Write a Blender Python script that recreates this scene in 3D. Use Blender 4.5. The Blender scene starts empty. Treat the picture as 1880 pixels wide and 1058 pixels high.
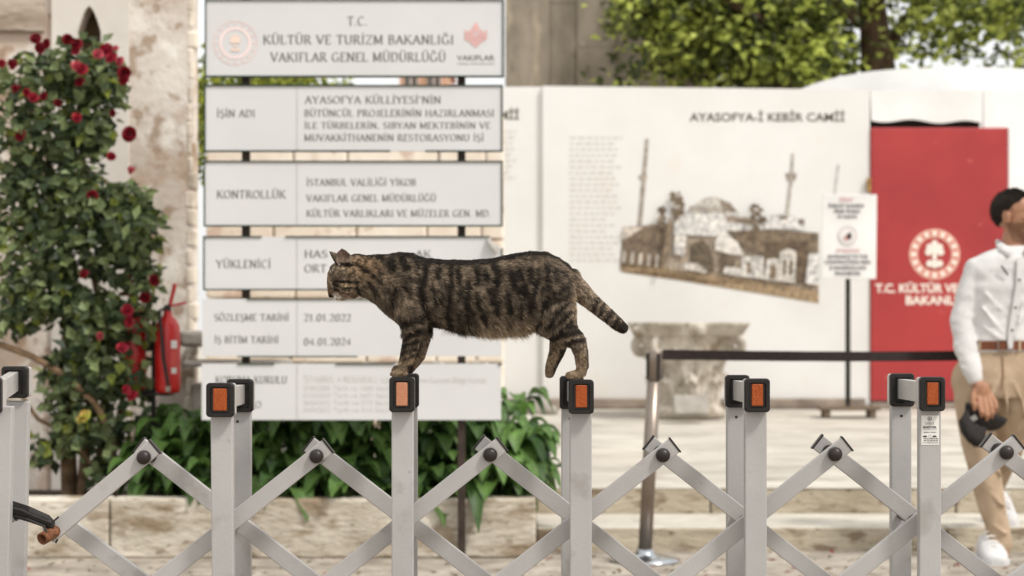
import bpy, bmesh, math, random
import numpy as np
from mathutils import Vector, Matrix, Euler, Quaternion
R = math.radians
random.seed(7); NR = np.random.default_rng(7)
SC = bpy.context.scene; COL = SC.collection

# ---------------------------------------------------------------- camera, sky, sun, exposure
F, CX, HY, CZ = 3480.0, 940.0, 600.0, 1.11          # focal in photo pixels, principal column, horizon row, eye height
cam = bpy.data.cameras.new('camera'); camo = bpy.data.objects.new('camera', cam); COL.objects.link(camo)
cam.sensor_width = 36; cam.lens = 36*F/1880; cam.shift_y = (HY-529)/1880
cam.clip_start = .1; cam.clip_end = 1000
camo.location = (0, 0, CZ); camo.rotation_euler = (R(90), 0, 0)
cam.dof.use_dof = True; cam.dof.focus_distance = 4.0; cam.dof.aperture_fstop = 4.7; cam.dof.aperture_blades = 9
SC.camera = camo
SUN_EL, SUN_AZ = 52.0, 128.0                          # azimuth clockwise from +Y
w = bpy.data.worlds.new('World'); SC.world = w; w.use_nodes = True
nt = w.node_tree; bg = nt.nodes['Background']
sky = nt.nodes.new('ShaderNodeTexSky'); sky.sky_type = 'NISHITA'; sky.sun_disc = False
sky.sun_elevation = R(SUN_EL); sky.sun_rotation = R(SUN_AZ); sky.dust_density = 4.0; sky.air_density = 1.2
hs = nt.nodes.new('ShaderNodeHueSaturation'); hs.inputs['Saturation'].default_value = .4
wm = nt.nodes.new('ShaderNodeMix'); wm.data_type = 'RGBA'      # thin bright cloud over most of the sky
wm.inputs[7].default_value = (5.8, 5.82, 5.74, 1)
wc = nt.nodes.new('ShaderNodeTexCoord'); wn = nt.nodes.new('ShaderNodeTexNoise'); wn.inputs['Scale'].default_value = 2.2; wn.inputs['Detail'].default_value = 5
wr = nt.nodes.new('ShaderNodeMapRange'); wr.inputs['From Min'].default_value = .25; wr.inputs['From Max'].default_value = .6; wr.inputs['To Min'].default_value = .55; wr.inputs['To Max'].default_value = .97
nt.links.new(wc.outputs['Generated'], wn.inputs['Vector']); nt.links.new(wn.outputs['Fac'], wr.inputs['Value']); nt.links.new(wr.outputs[0], wm.inputs[0])
nt.links.new(sky.outputs[0], hs.inputs['Color']); nt.links.new(hs.outputs[0], wm.inputs[6])
nt.links.new(wm.outputs[2], bg.inputs['Color']); bg.inputs['Strength'].default_value = .15
sl = bpy.data.lights.new('sun', 'SUN'); sl.energy = 2.0; sl.angle = R(9); sl.color = (1, .965, .91)
so = bpy.data.objects.new('sun', sl); COL.objects.link(so)
_d = Vector((math.sin(R(SUN_AZ))*math.cos(R(SUN_EL)), math.cos(R(SUN_AZ))*math.cos(R(SUN_EL)), math.sin(R(SUN_EL))))
so.rotation_euler = _d.to_track_quat('Z', 'Y').to_euler(); so.location = (6, -4, 12)
SC.view_settings.view_transform = 'Standard'; SC.view_settings.look = 'None'
SC.view_settings.gamma = 1; SC.view_settings.exposure = 0.46
SC.render.engine = 'CYCLES'
SC.cycles.max_bounces = 8; SC.cycles.transparent_max_bounces = 8
SC.cycles.use_denoising = True

# ---------------------------------------------------------------- helpers
def P(px, py, y):
    return Vector(((px-CX)*y/F, y, CZ-(py-HY)*y/F))
def L(px, y): return px*y/F
def s2l(*c):
    o = []
    for v in c:
        v /= 255.0
        o.append(v/12.92 if v <= .04045 else ((v+.055)/1.055)**2.4)
    return tuple(o)+(1.0,)

def pm(name, cols, scale=6, rough=.75, bump=0, metallic=0, det=6, lo=.35, hi=.65, spots=None, attr=None,
       stretch=None, bscale=None, spec=.3, trans=0, sheen=0, dirt=None):
    """noise driven Principled material; cols = two linear colours; spots = (scale, colour, threshold, amount)"""
    m = bpy.data.materials.new(name); m.use_nodes = True; t = m.node_tree; n = t.nodes; l = t.links
    b = n['Principled BSDF']; b.inputs['Roughness'].default_value = rough; b.inputs['Metallic'].default_value = metallic
    b.inputs['Specular IOR Level'].default_value = spec
    if sheen: b.inputs['Sheen Weight'].default_value = sheen
    tc = n.new('ShaderNodeTexCoord'); vec = tc.outputs['Object']
    if stretch:
        mp = n.new('ShaderNodeMapping'); mp.inputs['Scale'].default_value = stretch
        l.new(vec, mp.inputs['Vector']); vec = mp.outputs[0]
    nz = n.new('ShaderNodeTexNoise'); nz.inputs['Scale'].default_value = scale; nz.inputs['Detail'].default_value = det
    nz.inputs['Roughness'].default_value = .62
    l.new(vec, nz.inputs['Vector'])
    cr = n.new('ShaderNodeValToRGB'); cr.color_ramp.elements[0].position = lo; cr.color_ramp.elements[1].position = hi
    cr.color_ramp.elements[0].color = cols[0]; cr.color_ramp.elements[1].color = cols[1]
    l.new(nz.outputs['Fac'], cr.inputs['Fac']); out = cr.outputs['Color']
    for sp in ([spots] if spots and not isinstance(spots, list) else (spots or [])):
        n2 = n.new('ShaderNodeTexNoise'); n2.inputs['Scale'].default_value = sp[0]; n2.inputs['Detail'].default_value = 5
        n2.noise_dimensions = '4D'; n2.inputs['W'].default_value = sp[0]*1.7+sp[2]*9
        l.new(vec, n2.inputs['Vector'])
        mr = n.new('ShaderNodeMapRange'); mr.inputs['From Min'].default_value = sp[2]; mr.inputs['From Max'].default_value = sp[2]+.08
        mr.inputs['To Max'].default_value = sp[3]; l.new(n2.outputs['Fac'], mr.inputs['Value'])
        mx = n.new('ShaderNodeMix'); mx.data_type = 'RGBA'; l.new(mr.outputs[0], mx.inputs[0])
        l.new(out, mx.inputs[6]); mx.inputs[7].default_value = sp[1]; out = mx.outputs[2]
    if attr:
        a = n.new('ShaderNodeAttribute'); a.attribute_name = 'col'
        mx = n.new('ShaderNodeMix'); mx.data_type = 'RGBA'; mx.blend_type = 'MULTIPLY'; mx.inputs[0].default_value = 1
        l.new(a.outputs['Color'], mx.inputs[6]); l.new(out, mx.inputs[7]); out = mx.outputs[2]
    l.new(out, b.inputs['Base Color'])
    if bump:
        n3 = n.new('ShaderNodeTexNoise'); n3.inputs['Scale'].default_value = bscale or scale*4; n3.inputs['Detail'].default_value = 8
        l.new(vec, n3.inputs['Vector'])
        bp = n.new('ShaderNodeBump'); bp.inputs['Strength'].default_value = min(1, bump); bp.inputs['Distance'].default_value = .012
        l.new(n3.outputs['Fac'], bp.inputs['Height']); l.new(bp.outputs[0], b.inputs['Normal'])
    if trans:
        tr = n.new('ShaderNodeBsdfTranslucent'); l.new(out, tr.inputs['Color'])
        ms = n.new('ShaderNodeMixShader'); ms.inputs[0].default_value = trans
        l.new(b.outputs[0], ms.inputs[1]); l.new(tr.outputs[0], ms.inputs[2])
        l.new(ms.outputs[0], n['Material Output'].inputs['Surface'])
    return m
def flat(name, c, **k):
    c2 = tuple(min(1, v*1.12) for v in c[:3])+(1,); c1 = tuple(v*.9 for v in c[:3])+(1,)
    return pm(name, (c1, c2), **k)
WHITE1 = (1, 1, 1, 1)

class MB:
    def __init__(s): s.v = []; s.f = []; s.m = []; s.c = []; s.hascol = False
    def add(s, vs, fs, mi=0, col=None):
        o = len(s.v); s.v += [tuple(v) for v in vs]; s.f += [tuple(i+o for i in f) for f in fs]; s.m += [mi]*len(fs)
        if col is not None: s.hascol = True
        s.c += [tuple(col[:3])+(1,) if col is not None else (1, 1, 1, 1)]*len(vs)
        return s
    def box(s, c, size, rot=None, bev=0, mi=0, col=None, seg=2):
        bm = bmesh.new(); bmesh.ops.create_cube(bm, size=1)
        for v in bm.verts: v.co = Vector((v.co.x*size[0], v.co.y*size[1], v.co.z*size[2]))
        if bev: bmesh.ops.bevel(bm, geom=bm.edges[:], offset=bev, segments=seg, affect='EDGES', profile=.5)
        M = rot.to_matrix() if rot is not None and hasattr(rot, 'to_matrix') else (rot or Matrix.Identity(3))
        bm.verts.index_update()
        s.add([M @ v.co + Vector(c) for v in bm.verts], [[v.index for v in f.verts] for f in bm.faces], mi, col); bm.free(); return s
    def tube(s, pts, rad, n=10, mi=0, col=None, flatten=None, up=None):
        """closed tube, radius per point; flatten=(axis, factor) squashes every ring along a world axis"""
        pts = [Vector(p) for p in pts]
        if not hasattr(rad, '__len__'): rad = [rad]*len(pts)
        rings = []; prev = None
        for i, p in enumerate(pts):
            d = (pts[min(i+1, len(pts)-1)]-pts[max(i-1, 0)]).normalized()
            if prev is None:
                a = Vector((0, 1, 0)) if abs(d.y) < .9 else Vector((1, 0, 0))
                u = (a-d*a.dot(d)).normalized()
            else:
                u = (prev-d*prev.dot(d)).normalized()
            prev = u; v = d.cross(u)
            ring = []
            for k in range(n):
                t = 2*math.pi*k/n; o = (u*math.cos(t)+v*math.sin(t))*rad[i]
                if flatten: o[flatten[0]] *= flatten[1]
                ring.append(p+o)
            rings.append(ring)
        return s.loft(rings, mi, col)
    def rtube(s, pts, rad, n=12, mi=0, col=None):
        """tube with rounded ends"""
        pts = [Vector(p) for p in pts]; rad = list(rad)
        a = (pts[0]-pts[1]).normalized(); b = (pts[-1]-pts[-2]).normalized()
        P0 = [pts[0]+a*rad[0]*k for k in (.98, .8, .45)]; R0 = [rad[0]*k for k in (.2, .6, .89)]
        P1 = [pts[-1]+b*rad[-1]*k for k in (.45, .8, .98)]; R1 = [rad[-1]*k for k in (.89, .6, .2)]
        return s.tube(P0+pts+P1, R0+rad+R1, n, mi, col)
    def loft(s, rings, mi=0, col=None, cap=True, closed=True):
        n = len(rings[0]); vs = [p for r in rings for p in r]; fs = []
        for i in range(len(rings)-1):
            for k in range(n if closed else n-1):
                k2 = (k+1) % n
                fs.append((i*n+k, i*n+k2, (i+1)*n+k2, (i+1)*n+k))
        if cap:
            fs.append(tuple(range(n))[::-1]); fs.append(tuple((len(rings)-1)*n+k for k in range(n)))
        return s.add(vs, fs, mi, col)
    def ell(s, c, r, rot=None, nu=16, nv=10, mi=0, col=None):
        c = Vector(c); M = rot if rot is not None else Matrix.Identity(3); rings = []
        for j in range(1, nv):
            t = math.pi*j/nv
            rings.append([c+M @ Vector((r[0]*math.sin(t)*math.cos(2*math.pi*k/nu), r[1]*math.sin(t)*math.sin(2*math.pi*k/nu), -r[2]*math.cos(t))) for k in range(nu)])
        return s.loft(rings, mi, col)
    def lathe(s, prof, c, n=24, mi=0, col=None, axis=None):
        c = Vector(c); M = axis or Matrix.Identity(3)
        return s.loft([[c+M @ Vector((r*math.cos(2*math.pi*k/n), r*math.sin(2*math.pi*k/n), z)) for k in range(n)] for r, z in prof], mi, col)
    def prism(s, pts, y0, y1, mi=0, col=None):
        """outline in x,z pushed from y0 (front) to y1"""
        a = sum(pts[i][0]*pts[(i+1) % len(pts)][1]-pts[(i+1) % len(pts)][0]*pts[i][1] for i in range(len(pts)))
        if a < 0: pts = pts[::-1]
        n = len(pts); vs = [(p[0], y0, p[1]) for p in pts]+[(p[0], y1, p[1]) for p in pts]
        fs = [tuple(range(n)), tuple(range(2*n-1, n-1, -1))]+[(k, k+n, (k+1) % n+n, (k+1) % n) for k in range(n)]
        return s.add(vs, fs, mi, col)
    def join(s, o):
        k = len(s.v); s.v += o.v; s.f += [tuple(i+k for i in f) for f in o.f]; s.m += o.m; s.c += o.c; s.hascol |= o.hascol; return s
    def build(s, name, mats, parent=None, smooth=False, local=False):
        me = bpy.data.meshes.new(name); me.from_pydata(s.v, [], s.f)
        for m in (mats if isinstance(mats, (list, tuple)) else [mats]): me.materials.append(m)
        if any(s.m): me.polygons.foreach_set('material_index', s.m)
        if s.hascol:
            a = me.color_attributes.new('col', 'FLOAT_COLOR', 'POINT'); a.data.foreach_set('color', [x for c in s.c for x in c])
        if smooth: me.polygons.foreach_set('use_smooth', [True]*len(me.polygons))
        me.update(); return link(name, me, parent, local)
def link(name, me, parent=None, local=False):
    o = bpy.data.objects.new(name, me); COL.objects.link(o)
    if parent is not None:
        o.parent = parent
        if not local: o.matrix_parent_inverse = wmat(parent).inverted()
    return o
def wmat(o):
    M = Matrix.LocRotScale(o.location, o.rotation_euler, o.scale)
    return wmat(o.parent) @ o.matrix_parent_inverse @ M if o.parent else M
def tag(o, label=None, cat=None, group=None, kind=None):
    if label: o['label'] = label
    if cat: o['category'] = cat
    if group: o['group'] = group
    if kind: o['kind'] = kind
    return o
def thing(name, label, cat, loc, group=None, rz=0):
    o = bpy.data.objects.new(name, None); COL.objects.link(o); o.location = loc; o.rotation_euler = (0, 0, rz); o.empty_display_size = .1
    return tag(o, label, cat, group)
def fuse(name, mb, voxel, it, mat, parent, fac=.5, rough=None):
    """one continuous surface out of overlapping closed shapes"""
    o = mb.build(name+'_raw', mat); m = o.modifiers.new('r', 'REMESH'); m.mode = 'VOXEL'; m.voxel_size = voxel; m.use_smooth_shade = True
    if it:
        q = o.modifiers.new('s', 'SMOOTH'); q.factor = fac; q.iterations = it
    dg = bpy.context.evaluated_depsgraph_get(); me = bpy.data.meshes.new_from_object(o.evaluated_get(dg)); me.name = name
    old = o.data; bpy.data.objects.remove(o); bpy.data.meshes.remove(old)
    if rough:                                         # ((noise scale x, y, z), amplitude) along the normals
        n = len(me.vertices); co = np.empty(n*3); me.vertices.foreach_get('co', co); co = co.reshape(-1, 3); vn = np.empty(n*3); me.vertices.foreach_get('normal', vn); vn = vn.reshape(-1, 3)
        q = co*np.array(rough[0]); h = (vnoise(q, 1, 41)-.5)+.5*(vnoise(q, 2.1, 42)-.5)
        me.vertices.foreach_set('co', (co+vn*(h*rough[1])[:, None]).ravel()); me.update()
    me.materials.clear(); me.materials.append(mat)
    return link(name, me, parent)
def copy_tree(o, parent=None):
    c = o.copy(); COL.objects.link(c)
    if parent is not None: c.parent = parent
    for ch in [x for x in COL.objects if x.parent == o and x != c]: copy_tree(ch, c)
    return c

def _h(i, j, k, s):
    n = (i*374761393+j*668265263+k*2147483647+s*974634777) & 0xffffffff
    n = ((n ^ (n >> 13))*1274126177) & 0xffffffff
    return ((n ^ (n >> 16)) & 0xffff)/65535.0
def vnoise(p, sc, seed=0):
    q = p*sc; i = np.floor(q).astype(np.int64); f = q-i; f = f*f*(3-2*f); r = 0
    for a in (0, 1):
        for b in (0, 1):
            for c in (0, 1):
                wgt = (f[:, 0] if a else 1-f[:, 0])*(f[:, 1] if b else 1-f[:, 1])*(f[:, 2] if c else 1-f[:, 2])
                r = r+wgt*_h(i[:, 0]+a, i[:, 1]+b, i[:, 2]+c, seed)
    return r

# ---------------------------------------------------------------- lettering
def arc(cx, cy, rx, ry, a0, a1, n=12):
    return [(cx+rx*math.cos(R(a0+(a1-a0)*k/n)), cy+ry*math.sin(R(a0+(a1-a0)*k/n))) for k in range(n+1)]
GL = {  # skeletons of roman capitals: advance, strokes (cap height 1); serif feet are added to upright ends
 'A': (.82, [[(.06, 0), (.41, 1)], [(.41, 1), (.76, 0)], [(.2, .34), (.62, .34)]]),
 'B': (.70, [[(.14, 0), (.14, 1)], [(.08, 1), (.36, 1)]+arc(.36, .77, .2, .23, 90, -90)+[(.14, .54)], [(.14, .54), (.38, .54)]+arc(.38, .27, .24, .27, 90, -90)+[(.08, 0)]]),
 'C': (.80, [arc(.45, .5, .37, .5, 48, 312, 20)]),
 'D': (.84, [[(.14, 0), (.14, 1)], [(.08, 1), (.36, 1)]+arc(.36, .5, .4, .5, 90, -90, 18)+[(.08, 0)]]),
 'E': (.66, [[(.14, 0), (.14, 1)], [(.08, 1), (.58, 1), (.58, .86)], [(.14, .52), (.48, .52)], [(.08, 0), (.6, 0), (.6, .15)]]),
 'F': (.62, [[(.14, 0), (.14, 1)], [(.08, 1), (.57, 1), (.57, .86)], [(.14, .52), (.46, .52)]]),
 'G': (.86, [arc(.45, .5, .37, .5, 48, 300, 20)+[(.74, .06)], [(.74, .04), (.74, .42)], [(.56, .42), (.82, .42)]]),
 'H': (.86, [[(.14, 0), (.14, 1)], [(.72, 0), (.72, 1)], [(.14, .52), (.72, .52)]]),
 'I': (.36, [[(.18, 0), (.18, 1)]]),
 'J': (.48, [[(.32, 1), (.32, .12)]+arc(.16, .12, .16, .16, 0, -120, 8)]),
 'K': (.82, [[(.14, 0), (.14, 1)], [(.18, .44), (.7, 1)], [(.32, .58), (.76, 0)]]),
 'L': (.64, [[(.14, 0), (.14, 1)], [(.08, 0), (.58, 0), (.58, .16)]]),
 'M': (1.02, [[(.14, 0), (.14, 1)], [(.14, 1), (.5, .08)], [(.5, .08), (.86, 1)], [(.88, 0), (.88, 1)]]),
 'N': (.88, [[(.14, 0), (.14, 1)], [(.14, 1), (.74, 0)], [(.74, 0), (.74, 1)]]),
 'O': (.90, [arc(.45, .5, .38, .5, 90, 450, 28)]),
 'P': (.66, [[(.14, 0), (.14, 1)], [(.08, 1), (.36, 1)]+arc(.36, .74, .22, .26, 90, -90)+[(.14, .48)]]),
 'R': (.78, [[(.14, 0), (.14, 1)], [(.08, 1), (.36, 1)]+arc(.36, .75, .21, .25, 90, -90)+[(.14, .5)], [(.36, .5), (.72, 0)]]),
 'S': (.62, [arc(.31, .75, .22, .25, 35, 250, 14)+arc(.31, .26, .25, .26, 80, -145, 14)]),
 'T': (.76, [[(.38, 0), (.38, 1)], [(.06, .84), (.06, 1), (.7, 1), (.7, .84)]]),
 'U': (.84, [[(.14, 1), (.14, .34)]+arc(.43, .34, .29, .34, 180, 360, 14)+[(.72, 1)]]),
 'V': (.82, [[(.06, 1), (.41, 0)], [(.41, 0), (.76, 1)]]),
 'Y': (.80, [[(.06, 1), (.4, .46)], [(.4, .46), (.74, 1)], [(.4, 0), (.4, .46)]]),
 'Z': (.74, [[(.1, .86), (.1, 1), (.66, 1)], [(.66, 1), (.07, 0)], [(.07, 0), (.68, 0), (.68, .15)]]),
 '0': (.66, [arc(.33, .5, .25, .5, 90, 450, 24)]),
 '1': (.46, [[(.1, .82), (.26, 1), (.26, 0)]]),
 '2': (.62, [arc(.3, .73, .23, .27, 165, -35, 12)+[(.08, .02)], [(.06, .03), (.58, .03), (.58, .16)]]),
 '3': (.62, [arc(.28, .76, .2, .24, 150, -90, 12), arc(.28, .27, .24, .27, 90, -150, 12)]),
 '4': (.66, [[(.46, 0), (.46, 1), (.06, .3), (.62, .3)]]),
 '.': (.30, [[(.14, .0), (.14, .1)]]), ',': (.30, [[(.15, .1), (.1, -.14)]]), "'": (.26, [[(.13, 1), (.12, .74)]]), '-': (.4, [[(.06, .42), (.34, .42)]]),
 ' ': (.36, [])}
ACC = {'İ': ('I', 'dot'), 'Ü': ('U', 'two'), 'Ö': ('O', 'two'), 'Ğ': ('G', 'breve'), 'Ş': ('S', 'ced'), 'Ç': ('C', 'ced')}
def serif_text(mb, s, px0, px1, ptop, pbot, y, col=None, thick=.17, thin=.05, mi=0, tilt=0):
    """roman lettering between two photo columns and two rows, laid flat on the plane y"""
    strokes = []; x = 0
    for ch in s:
        x_ = x+.05; base, acc = ACC.get(ch, (ch, None)); wd, st = GL[base]
        for k in st:
            x_ = x+.05; strokes.append([(x_+a, b) for a, b in k])
            if base in 'BDEFHIKLMNPRTUYAVI' and len(k) >= 2:
                for (a, b), (c, d) in ((k[0], k[1]), (k[-1], k[-2])):
                    if (b in (0, 1)) and abs(b-d) > .3 and not (base in 'AVM' and abs(a-.41) < .02) and not (base == 'N' and a > .5 and b == 0):
                        strokes.append([(x_+a-.105, b), (x_+a+.105, b)])
        m = x+.05+wd/2
        if acc == 'dot': strokes.append([(m, 1.17), (m, 1.30)])
        if acc == 'two': strokes += [[(m-.14, 1.17), (m-.14, 1.29)], [(m+.14, 1.17), (m+.14, 1.29)]]
        if acc == 'breve': strokes.append(arc(m, 1.32, .17, .16, 200, 340, 6))
        if acc == 'ced': strokes.append([(m, -.02), (m+.08, -.16), (m-.08, -.27)])
        x += wd+.1
    a, b = P(px0, pbot, y), P(px1, ptop, y); sx = (b.x-a.x)/x; sz = b.z-a.z
    ct, st_ = math.cos(tilt), math.sin(tilt); sh = 0
    for k in strokes:
        ls = []; rs = []; n = len(k)
        for i, (u, v) in enumerate(k):
            p, q = k[max(i-1, 0)], k[min(i+1, n-1)]
            d = Vector((q[0]-p[0], q[1]-p[1]));
            if d.length < 1e-6: d = Vector((1, 0))
            d.normalize(); ang = math.atan2(d.y, d.x)
            wd = (thin+(thick-thin)*math.sin(ang-R(18))**2)/2; nx, ny = -d.y*wd, d.x*wd
            ls.append((u+nx, v+ny)); rs.append((u-nx, v-ny))
        sh += 1; dy = -.00004*(sh % 5)
        vs = []
        for u, v in ls+rs:
            X, Z = u*sx, v*sz; vs.append((a.x+X*ct-Z*st_, y+dy, a.z+X*st_+Z*ct))
        mb.add(vs, [(i, i+1, n+i+1, n+i)[::-1] for i in range(n-1)], mi, col)
def sans_text(mb, s, px0, px1, ptop, pbot, y, col=None, bold=0, mi=0, tilt=0):
    cu = bpy.data.curves.new('t', 'FONT'); cu.body = s; cu.offset = bold; cu.resolution_u = 3
    o = bpy.data.objects.new('t', cu); COL.objects.link(o)
    dg = bpy.context.evaluated_depsgraph_get(); me = bpy.data.meshes.new_from_object(o.evaluated_get(dg))
    vs = [v.co.copy() for v in me.vertices]; fs = [tuple(p.vertices) for p in me.polygons]
    bpy.data.objects.remove(o); bpy.data.curves.remove(cu); bpy.data.meshes.remove(me)
    x0 = min(v.x for v in vs); x1 = max(v.x for v in vs); a, b = P(px0, pbot, y), P(px1, ptop, y)
    sx = (b.x-a.x)/(x1-x0); sz = (b.z-a.z)/.73; ct, st_ = math.cos(tilt), math.sin(tilt)
    mb.add([(a.x+(v.x-x0)*sx*ct-v.y*sz*st_, y, a.z+(v.x-x0)*sx*st_+v.y*sz*ct) for v in vs], fs, mi, col)
def ringshape(mb, cx, cy, r0, r1, y, col=None, n=40, mi=0, sq=1.0):
    """flat ring (r0 > 0) or disc on the plane y, radii in photo pixels"""
    vs = []; fs = []
    for k in range(n):
        t = 2*math.pi*k/n
        for r in (r0, r1): vs.append(P(cx+r*math.cos(t), cy-r*math.sin(t)*sq, y))
    for k in range(n):
        j = (k+1) % n; fs.append((2*k, 2*k+1, 2*j+1, 2*j)[::-1])
    if r0 <= 0: vs = [P(cx+r1*math.cos(2*math.pi*k/n), cy-r1*math.sin(2*math.pi*k/n)*sq, y) for k in range(n)]; fs = [tuple(range(n))]
    mb.add(vs, fs, mi, col)
def pxpoly(mb, pts, y, col=None, mi=0):
    """flat printed patch from photo points"""
    v = [P(a, b, y) for a, b in pts]
    ar = sum(v[i].x*v[(i+1) % len(v)].z-v[(i+1) % len(v)].x*v[i].z for i in range(len(v)))
    if ar < 0: v = v[::-1]
    mb.add(v, [tuple(range(len(v)))], mi, col)

# ---------------------------------------------------------------- leaves
def leaf_cards(mb, pos, nrm, tip, length, width, cols, fold=.25):
    """many folded pointed leaves; arrays"""
    n = len(pos); side = np.cross(tip, nrm); side /= np.linalg.norm(side, axis=1)[:, None]+1e-9
    l = length[:, None]; wd = width[:, None]
    a = pos; b = pos+tip*l*.45+side*wd*.5+nrm*wd*fold; c = pos+tip*l; d = pos+tip*l*.45-side*wd*.5+nrm*wd*fold
    e = pos+tip*l*.5-nrm*l*.04
    V = np.stack([a, b, c, d, e], 1).reshape(-1, 3)
    o = len(mb.v); mb.v += [tuple(x) for x in V.tolist()]
    for i in range(n):
        k = o+5*i; mb.f += [(k, k+4, k+1), (k+1, k+4, k+2), (k+2, k+4, k+3), (k+3, k+4, k)]
    mb.m += [0]*(4*n); mb.hascol = True
    mb.c += [tuple(x) for x in np.repeat(np.c_[cols, np.ones(n)], 5, 0).tolist()]
def unit(a): return a/(np.linalg.norm(a, axis=1)[:, None]+1e-9)
def blobs(specs, n):
    """random points in ellipsoids ((centre),(radii),weight), denser toward the skin"""
    wts = np.array([s[2] for s in specs], float); wts /= wts.sum(); idx = NR.choice(len(specs), n, p=wts)
    d = unit(NR.normal(size=(n, 3))); r = NR.random(n)**.42
    C = np.array([tuple(s[0]) for s in specs])[idx]; Q = np.array([tuple(s[1]) for s in specs])[idx]
    return C+d*Q*r[:, None], d
# ---------------------------------------------------------------- materials
M_street = pm('street_stone', [s2l(128, 119, 108), s2l(176, 166, 152)], 5, .85, .5, spots=[(14, s2l(96, 84, 70), .6, .75), (2.2, s2l(120, 108, 94), .55, .5)], bscale=40)
M_court = pm('forecourt_stone', [s2l(164, 157, 146), s2l(196, 190, 178)], 2.2, .85, .6, stretch=(.75, 1.2, 1), spots=[(4, s2l(136, 124, 108), .58, .55), (1.1, s2l(188, 180, 168), .58, .6), (22, s2l(104, 92, 78), .68, .5)], bscale=30)
M_step = pm('step_stone', [s2l(150, 138, 118), s2l(190, 179, 160)], 3.2, .85, .8, stretch=(.6, 1, 1.6), spots=[(9, s2l(112, 95, 74), .55, .8), (28, s2l(92, 78, 60), .6, .75)], bscale=22)
M_tread = pm('tread_stone', [s2l(176, 169, 156), s2l(204, 198, 186)], 3, .85, .5, spots=[(7, s2l(150, 138, 120), .58, .5)], bscale=26)
M_planter = pm('planter_limestone', [s2l(162, 151, 134), s2l(212, 204, 190)], 3.4, .9, 1, stretch=(.6, 1, 1.5), spots=[(2.2, s2l(142, 124, 100), .54, .6), (6, s2l(128, 108, 82), .53, .75), (16, s2l(110, 92, 68), .6, .6), (40, s2l(84, 70, 52), .6, .6)], bscale=26)
M_soil = pm('soil', [(.03, .022, .015, 1), (.07, .05, .035, 1)], 12, .95, 1)
M_plaster = pm('old_plaster', [s2l(190, 176, 162), s2l(222, 213, 203)], 1.8, .9, .6, spots=[(3.6, s2l(176, 150, 128), .5, .65), (11, s2l(150, 122, 98), .55, .7), (5, s2l(234, 228, 219), .58, .75)], bscale=20)
M_smoothpl = pm('smooth_render', [s2l(206, 198, 188), s2l(224, 217, 209)], 1.5, .85, .2, spots=(7, s2l(200, 184, 166), .62, .4))
M_greypl = pm('worn_block', [s2l(150, 134, 118), s2l(196, 182, 166)], 4, .9, .6, stretch=(.5, 1, 2), spots=(14, s2l(110, 92, 76), .58, .5))
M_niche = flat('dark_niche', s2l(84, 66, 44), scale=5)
M_rubble = pm('cream_wall', [s2l(222, 206, 188), s2l(240, 230, 216)], 2.2, .9, .5, spots=[(5, s2l(190, 156, 136), .57, .6), (16, s2l(160, 120, 100), .64, .5)])
M_hoard = pm('hoarding_white', [s2l(219, 216, 212), s2l(229, 227, 224)], .7, .55, 0, spots=[(3, s2l(226, 217, 206), .63, .4), (26, s2l(206, 192, 178), .72, .35)])
M_hwhite = flat('white_sheet', s2l(230, 228, 225), scale=1, rough=.6)
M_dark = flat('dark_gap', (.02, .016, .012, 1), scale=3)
M_base = pm('base_rail', [s2l(120, 108, 98), s2l(160, 146, 132)], 4, .8, .3)
M_red = pm('red_door', [s2l(152, 34, 36), s2l(170, 46, 44)], 1.2, .38, 0, spots=(9, s2l(222, 120, 104), .68, .6), spec=.6)
M_print = pm('print_ink', [(.92, .92, .92, 1), (1, 1, 1, 1)], 9, .7, attr=True)
M_pier = pm('pier_stone', [s2l(114, 105, 91), s2l(158, 146, 130)], 1.5, .9, .4, stretch=(1.5, 1, .6), spots=[(3, s2l(184, 168, 146), .6, .6), (12, s2l(206, 192, 172), .7, .7), (6, s2l(86, 72, 56), .6, .5)])
M_brick = pm('brick_wall', [s2l(176, 136, 112), s2l(204, 164, 138)], 2, .9, .3)
M_glass = flat('window_dark', (.05, .04, .035, 1), scale=1, rough=.2)
M_tile = flat('roof_tile', s2l(160, 96, 70), scale=3)
M_sign = pm('sign_white', [s2l(203, 202, 201), s2l(210, 209, 208)], 1.2, .42, 0, spots=(22, s2l(216, 210, 203), .7, .4), spec=.4)
M_signfr = flat('sign_frame_green', s2l(44, 58, 48), scale=4, rough=.5)
M_post = pm('sign_post_brown', [s2l(46, 36, 30), s2l(66, 54, 46)], 12, .7, .1)
M_chrome = pm('steel', [s2l(128, 116, 106), s2l(150, 138, 128)], 5, .36, 0, metallic=.8, spots=(30, s2l(120, 104, 90), .66, .4))
M_chromeb = pm('bright_chrome', [s2l(170, 174, 178), s2l(190, 194, 198)], 5, .2, 0, metallic=1)
M_belt = pm('belt_web', [s2l(36, 27, 26), s2l(48, 38, 36)], 60, .85, .2)
M_black = pm('black_plastic', [s2l(26, 22, 20), s2l(38, 33, 30)], 20, .45, .05, spec=.4)
M_redpaint = pm('extinguisher_red', [s2l(178, 24, 26), s2l(200, 36, 34)], 6, .32, 0, spec=.6)
M_label = flat('label_white', s2l(224, 220, 214), scale=4)
M_leaf = pm('leaf', [(.7, .7, .7, 1), (1.2, 1.2, 1.2, 1)], 30, .48, 0, attr=True, trans=.34, spec=.4)
M_pict = pm('picture_ink', [(.42, .43, .47, 1), (1.12, 1.14, 1.18, 1)], 26, .6, attr=True, det=10, spots=[(9, s2l(106, 94, 80), .62, .55), (48, s2l(226, 220, 210), .66, .6)])
M_leaft = pm('tree_leaf', [(.8, .8, .8, 1), (1.15, 1.15, 1.15, 1)], 12, .5, 0, attr=True, trans=.45, spec=.4)
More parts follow.
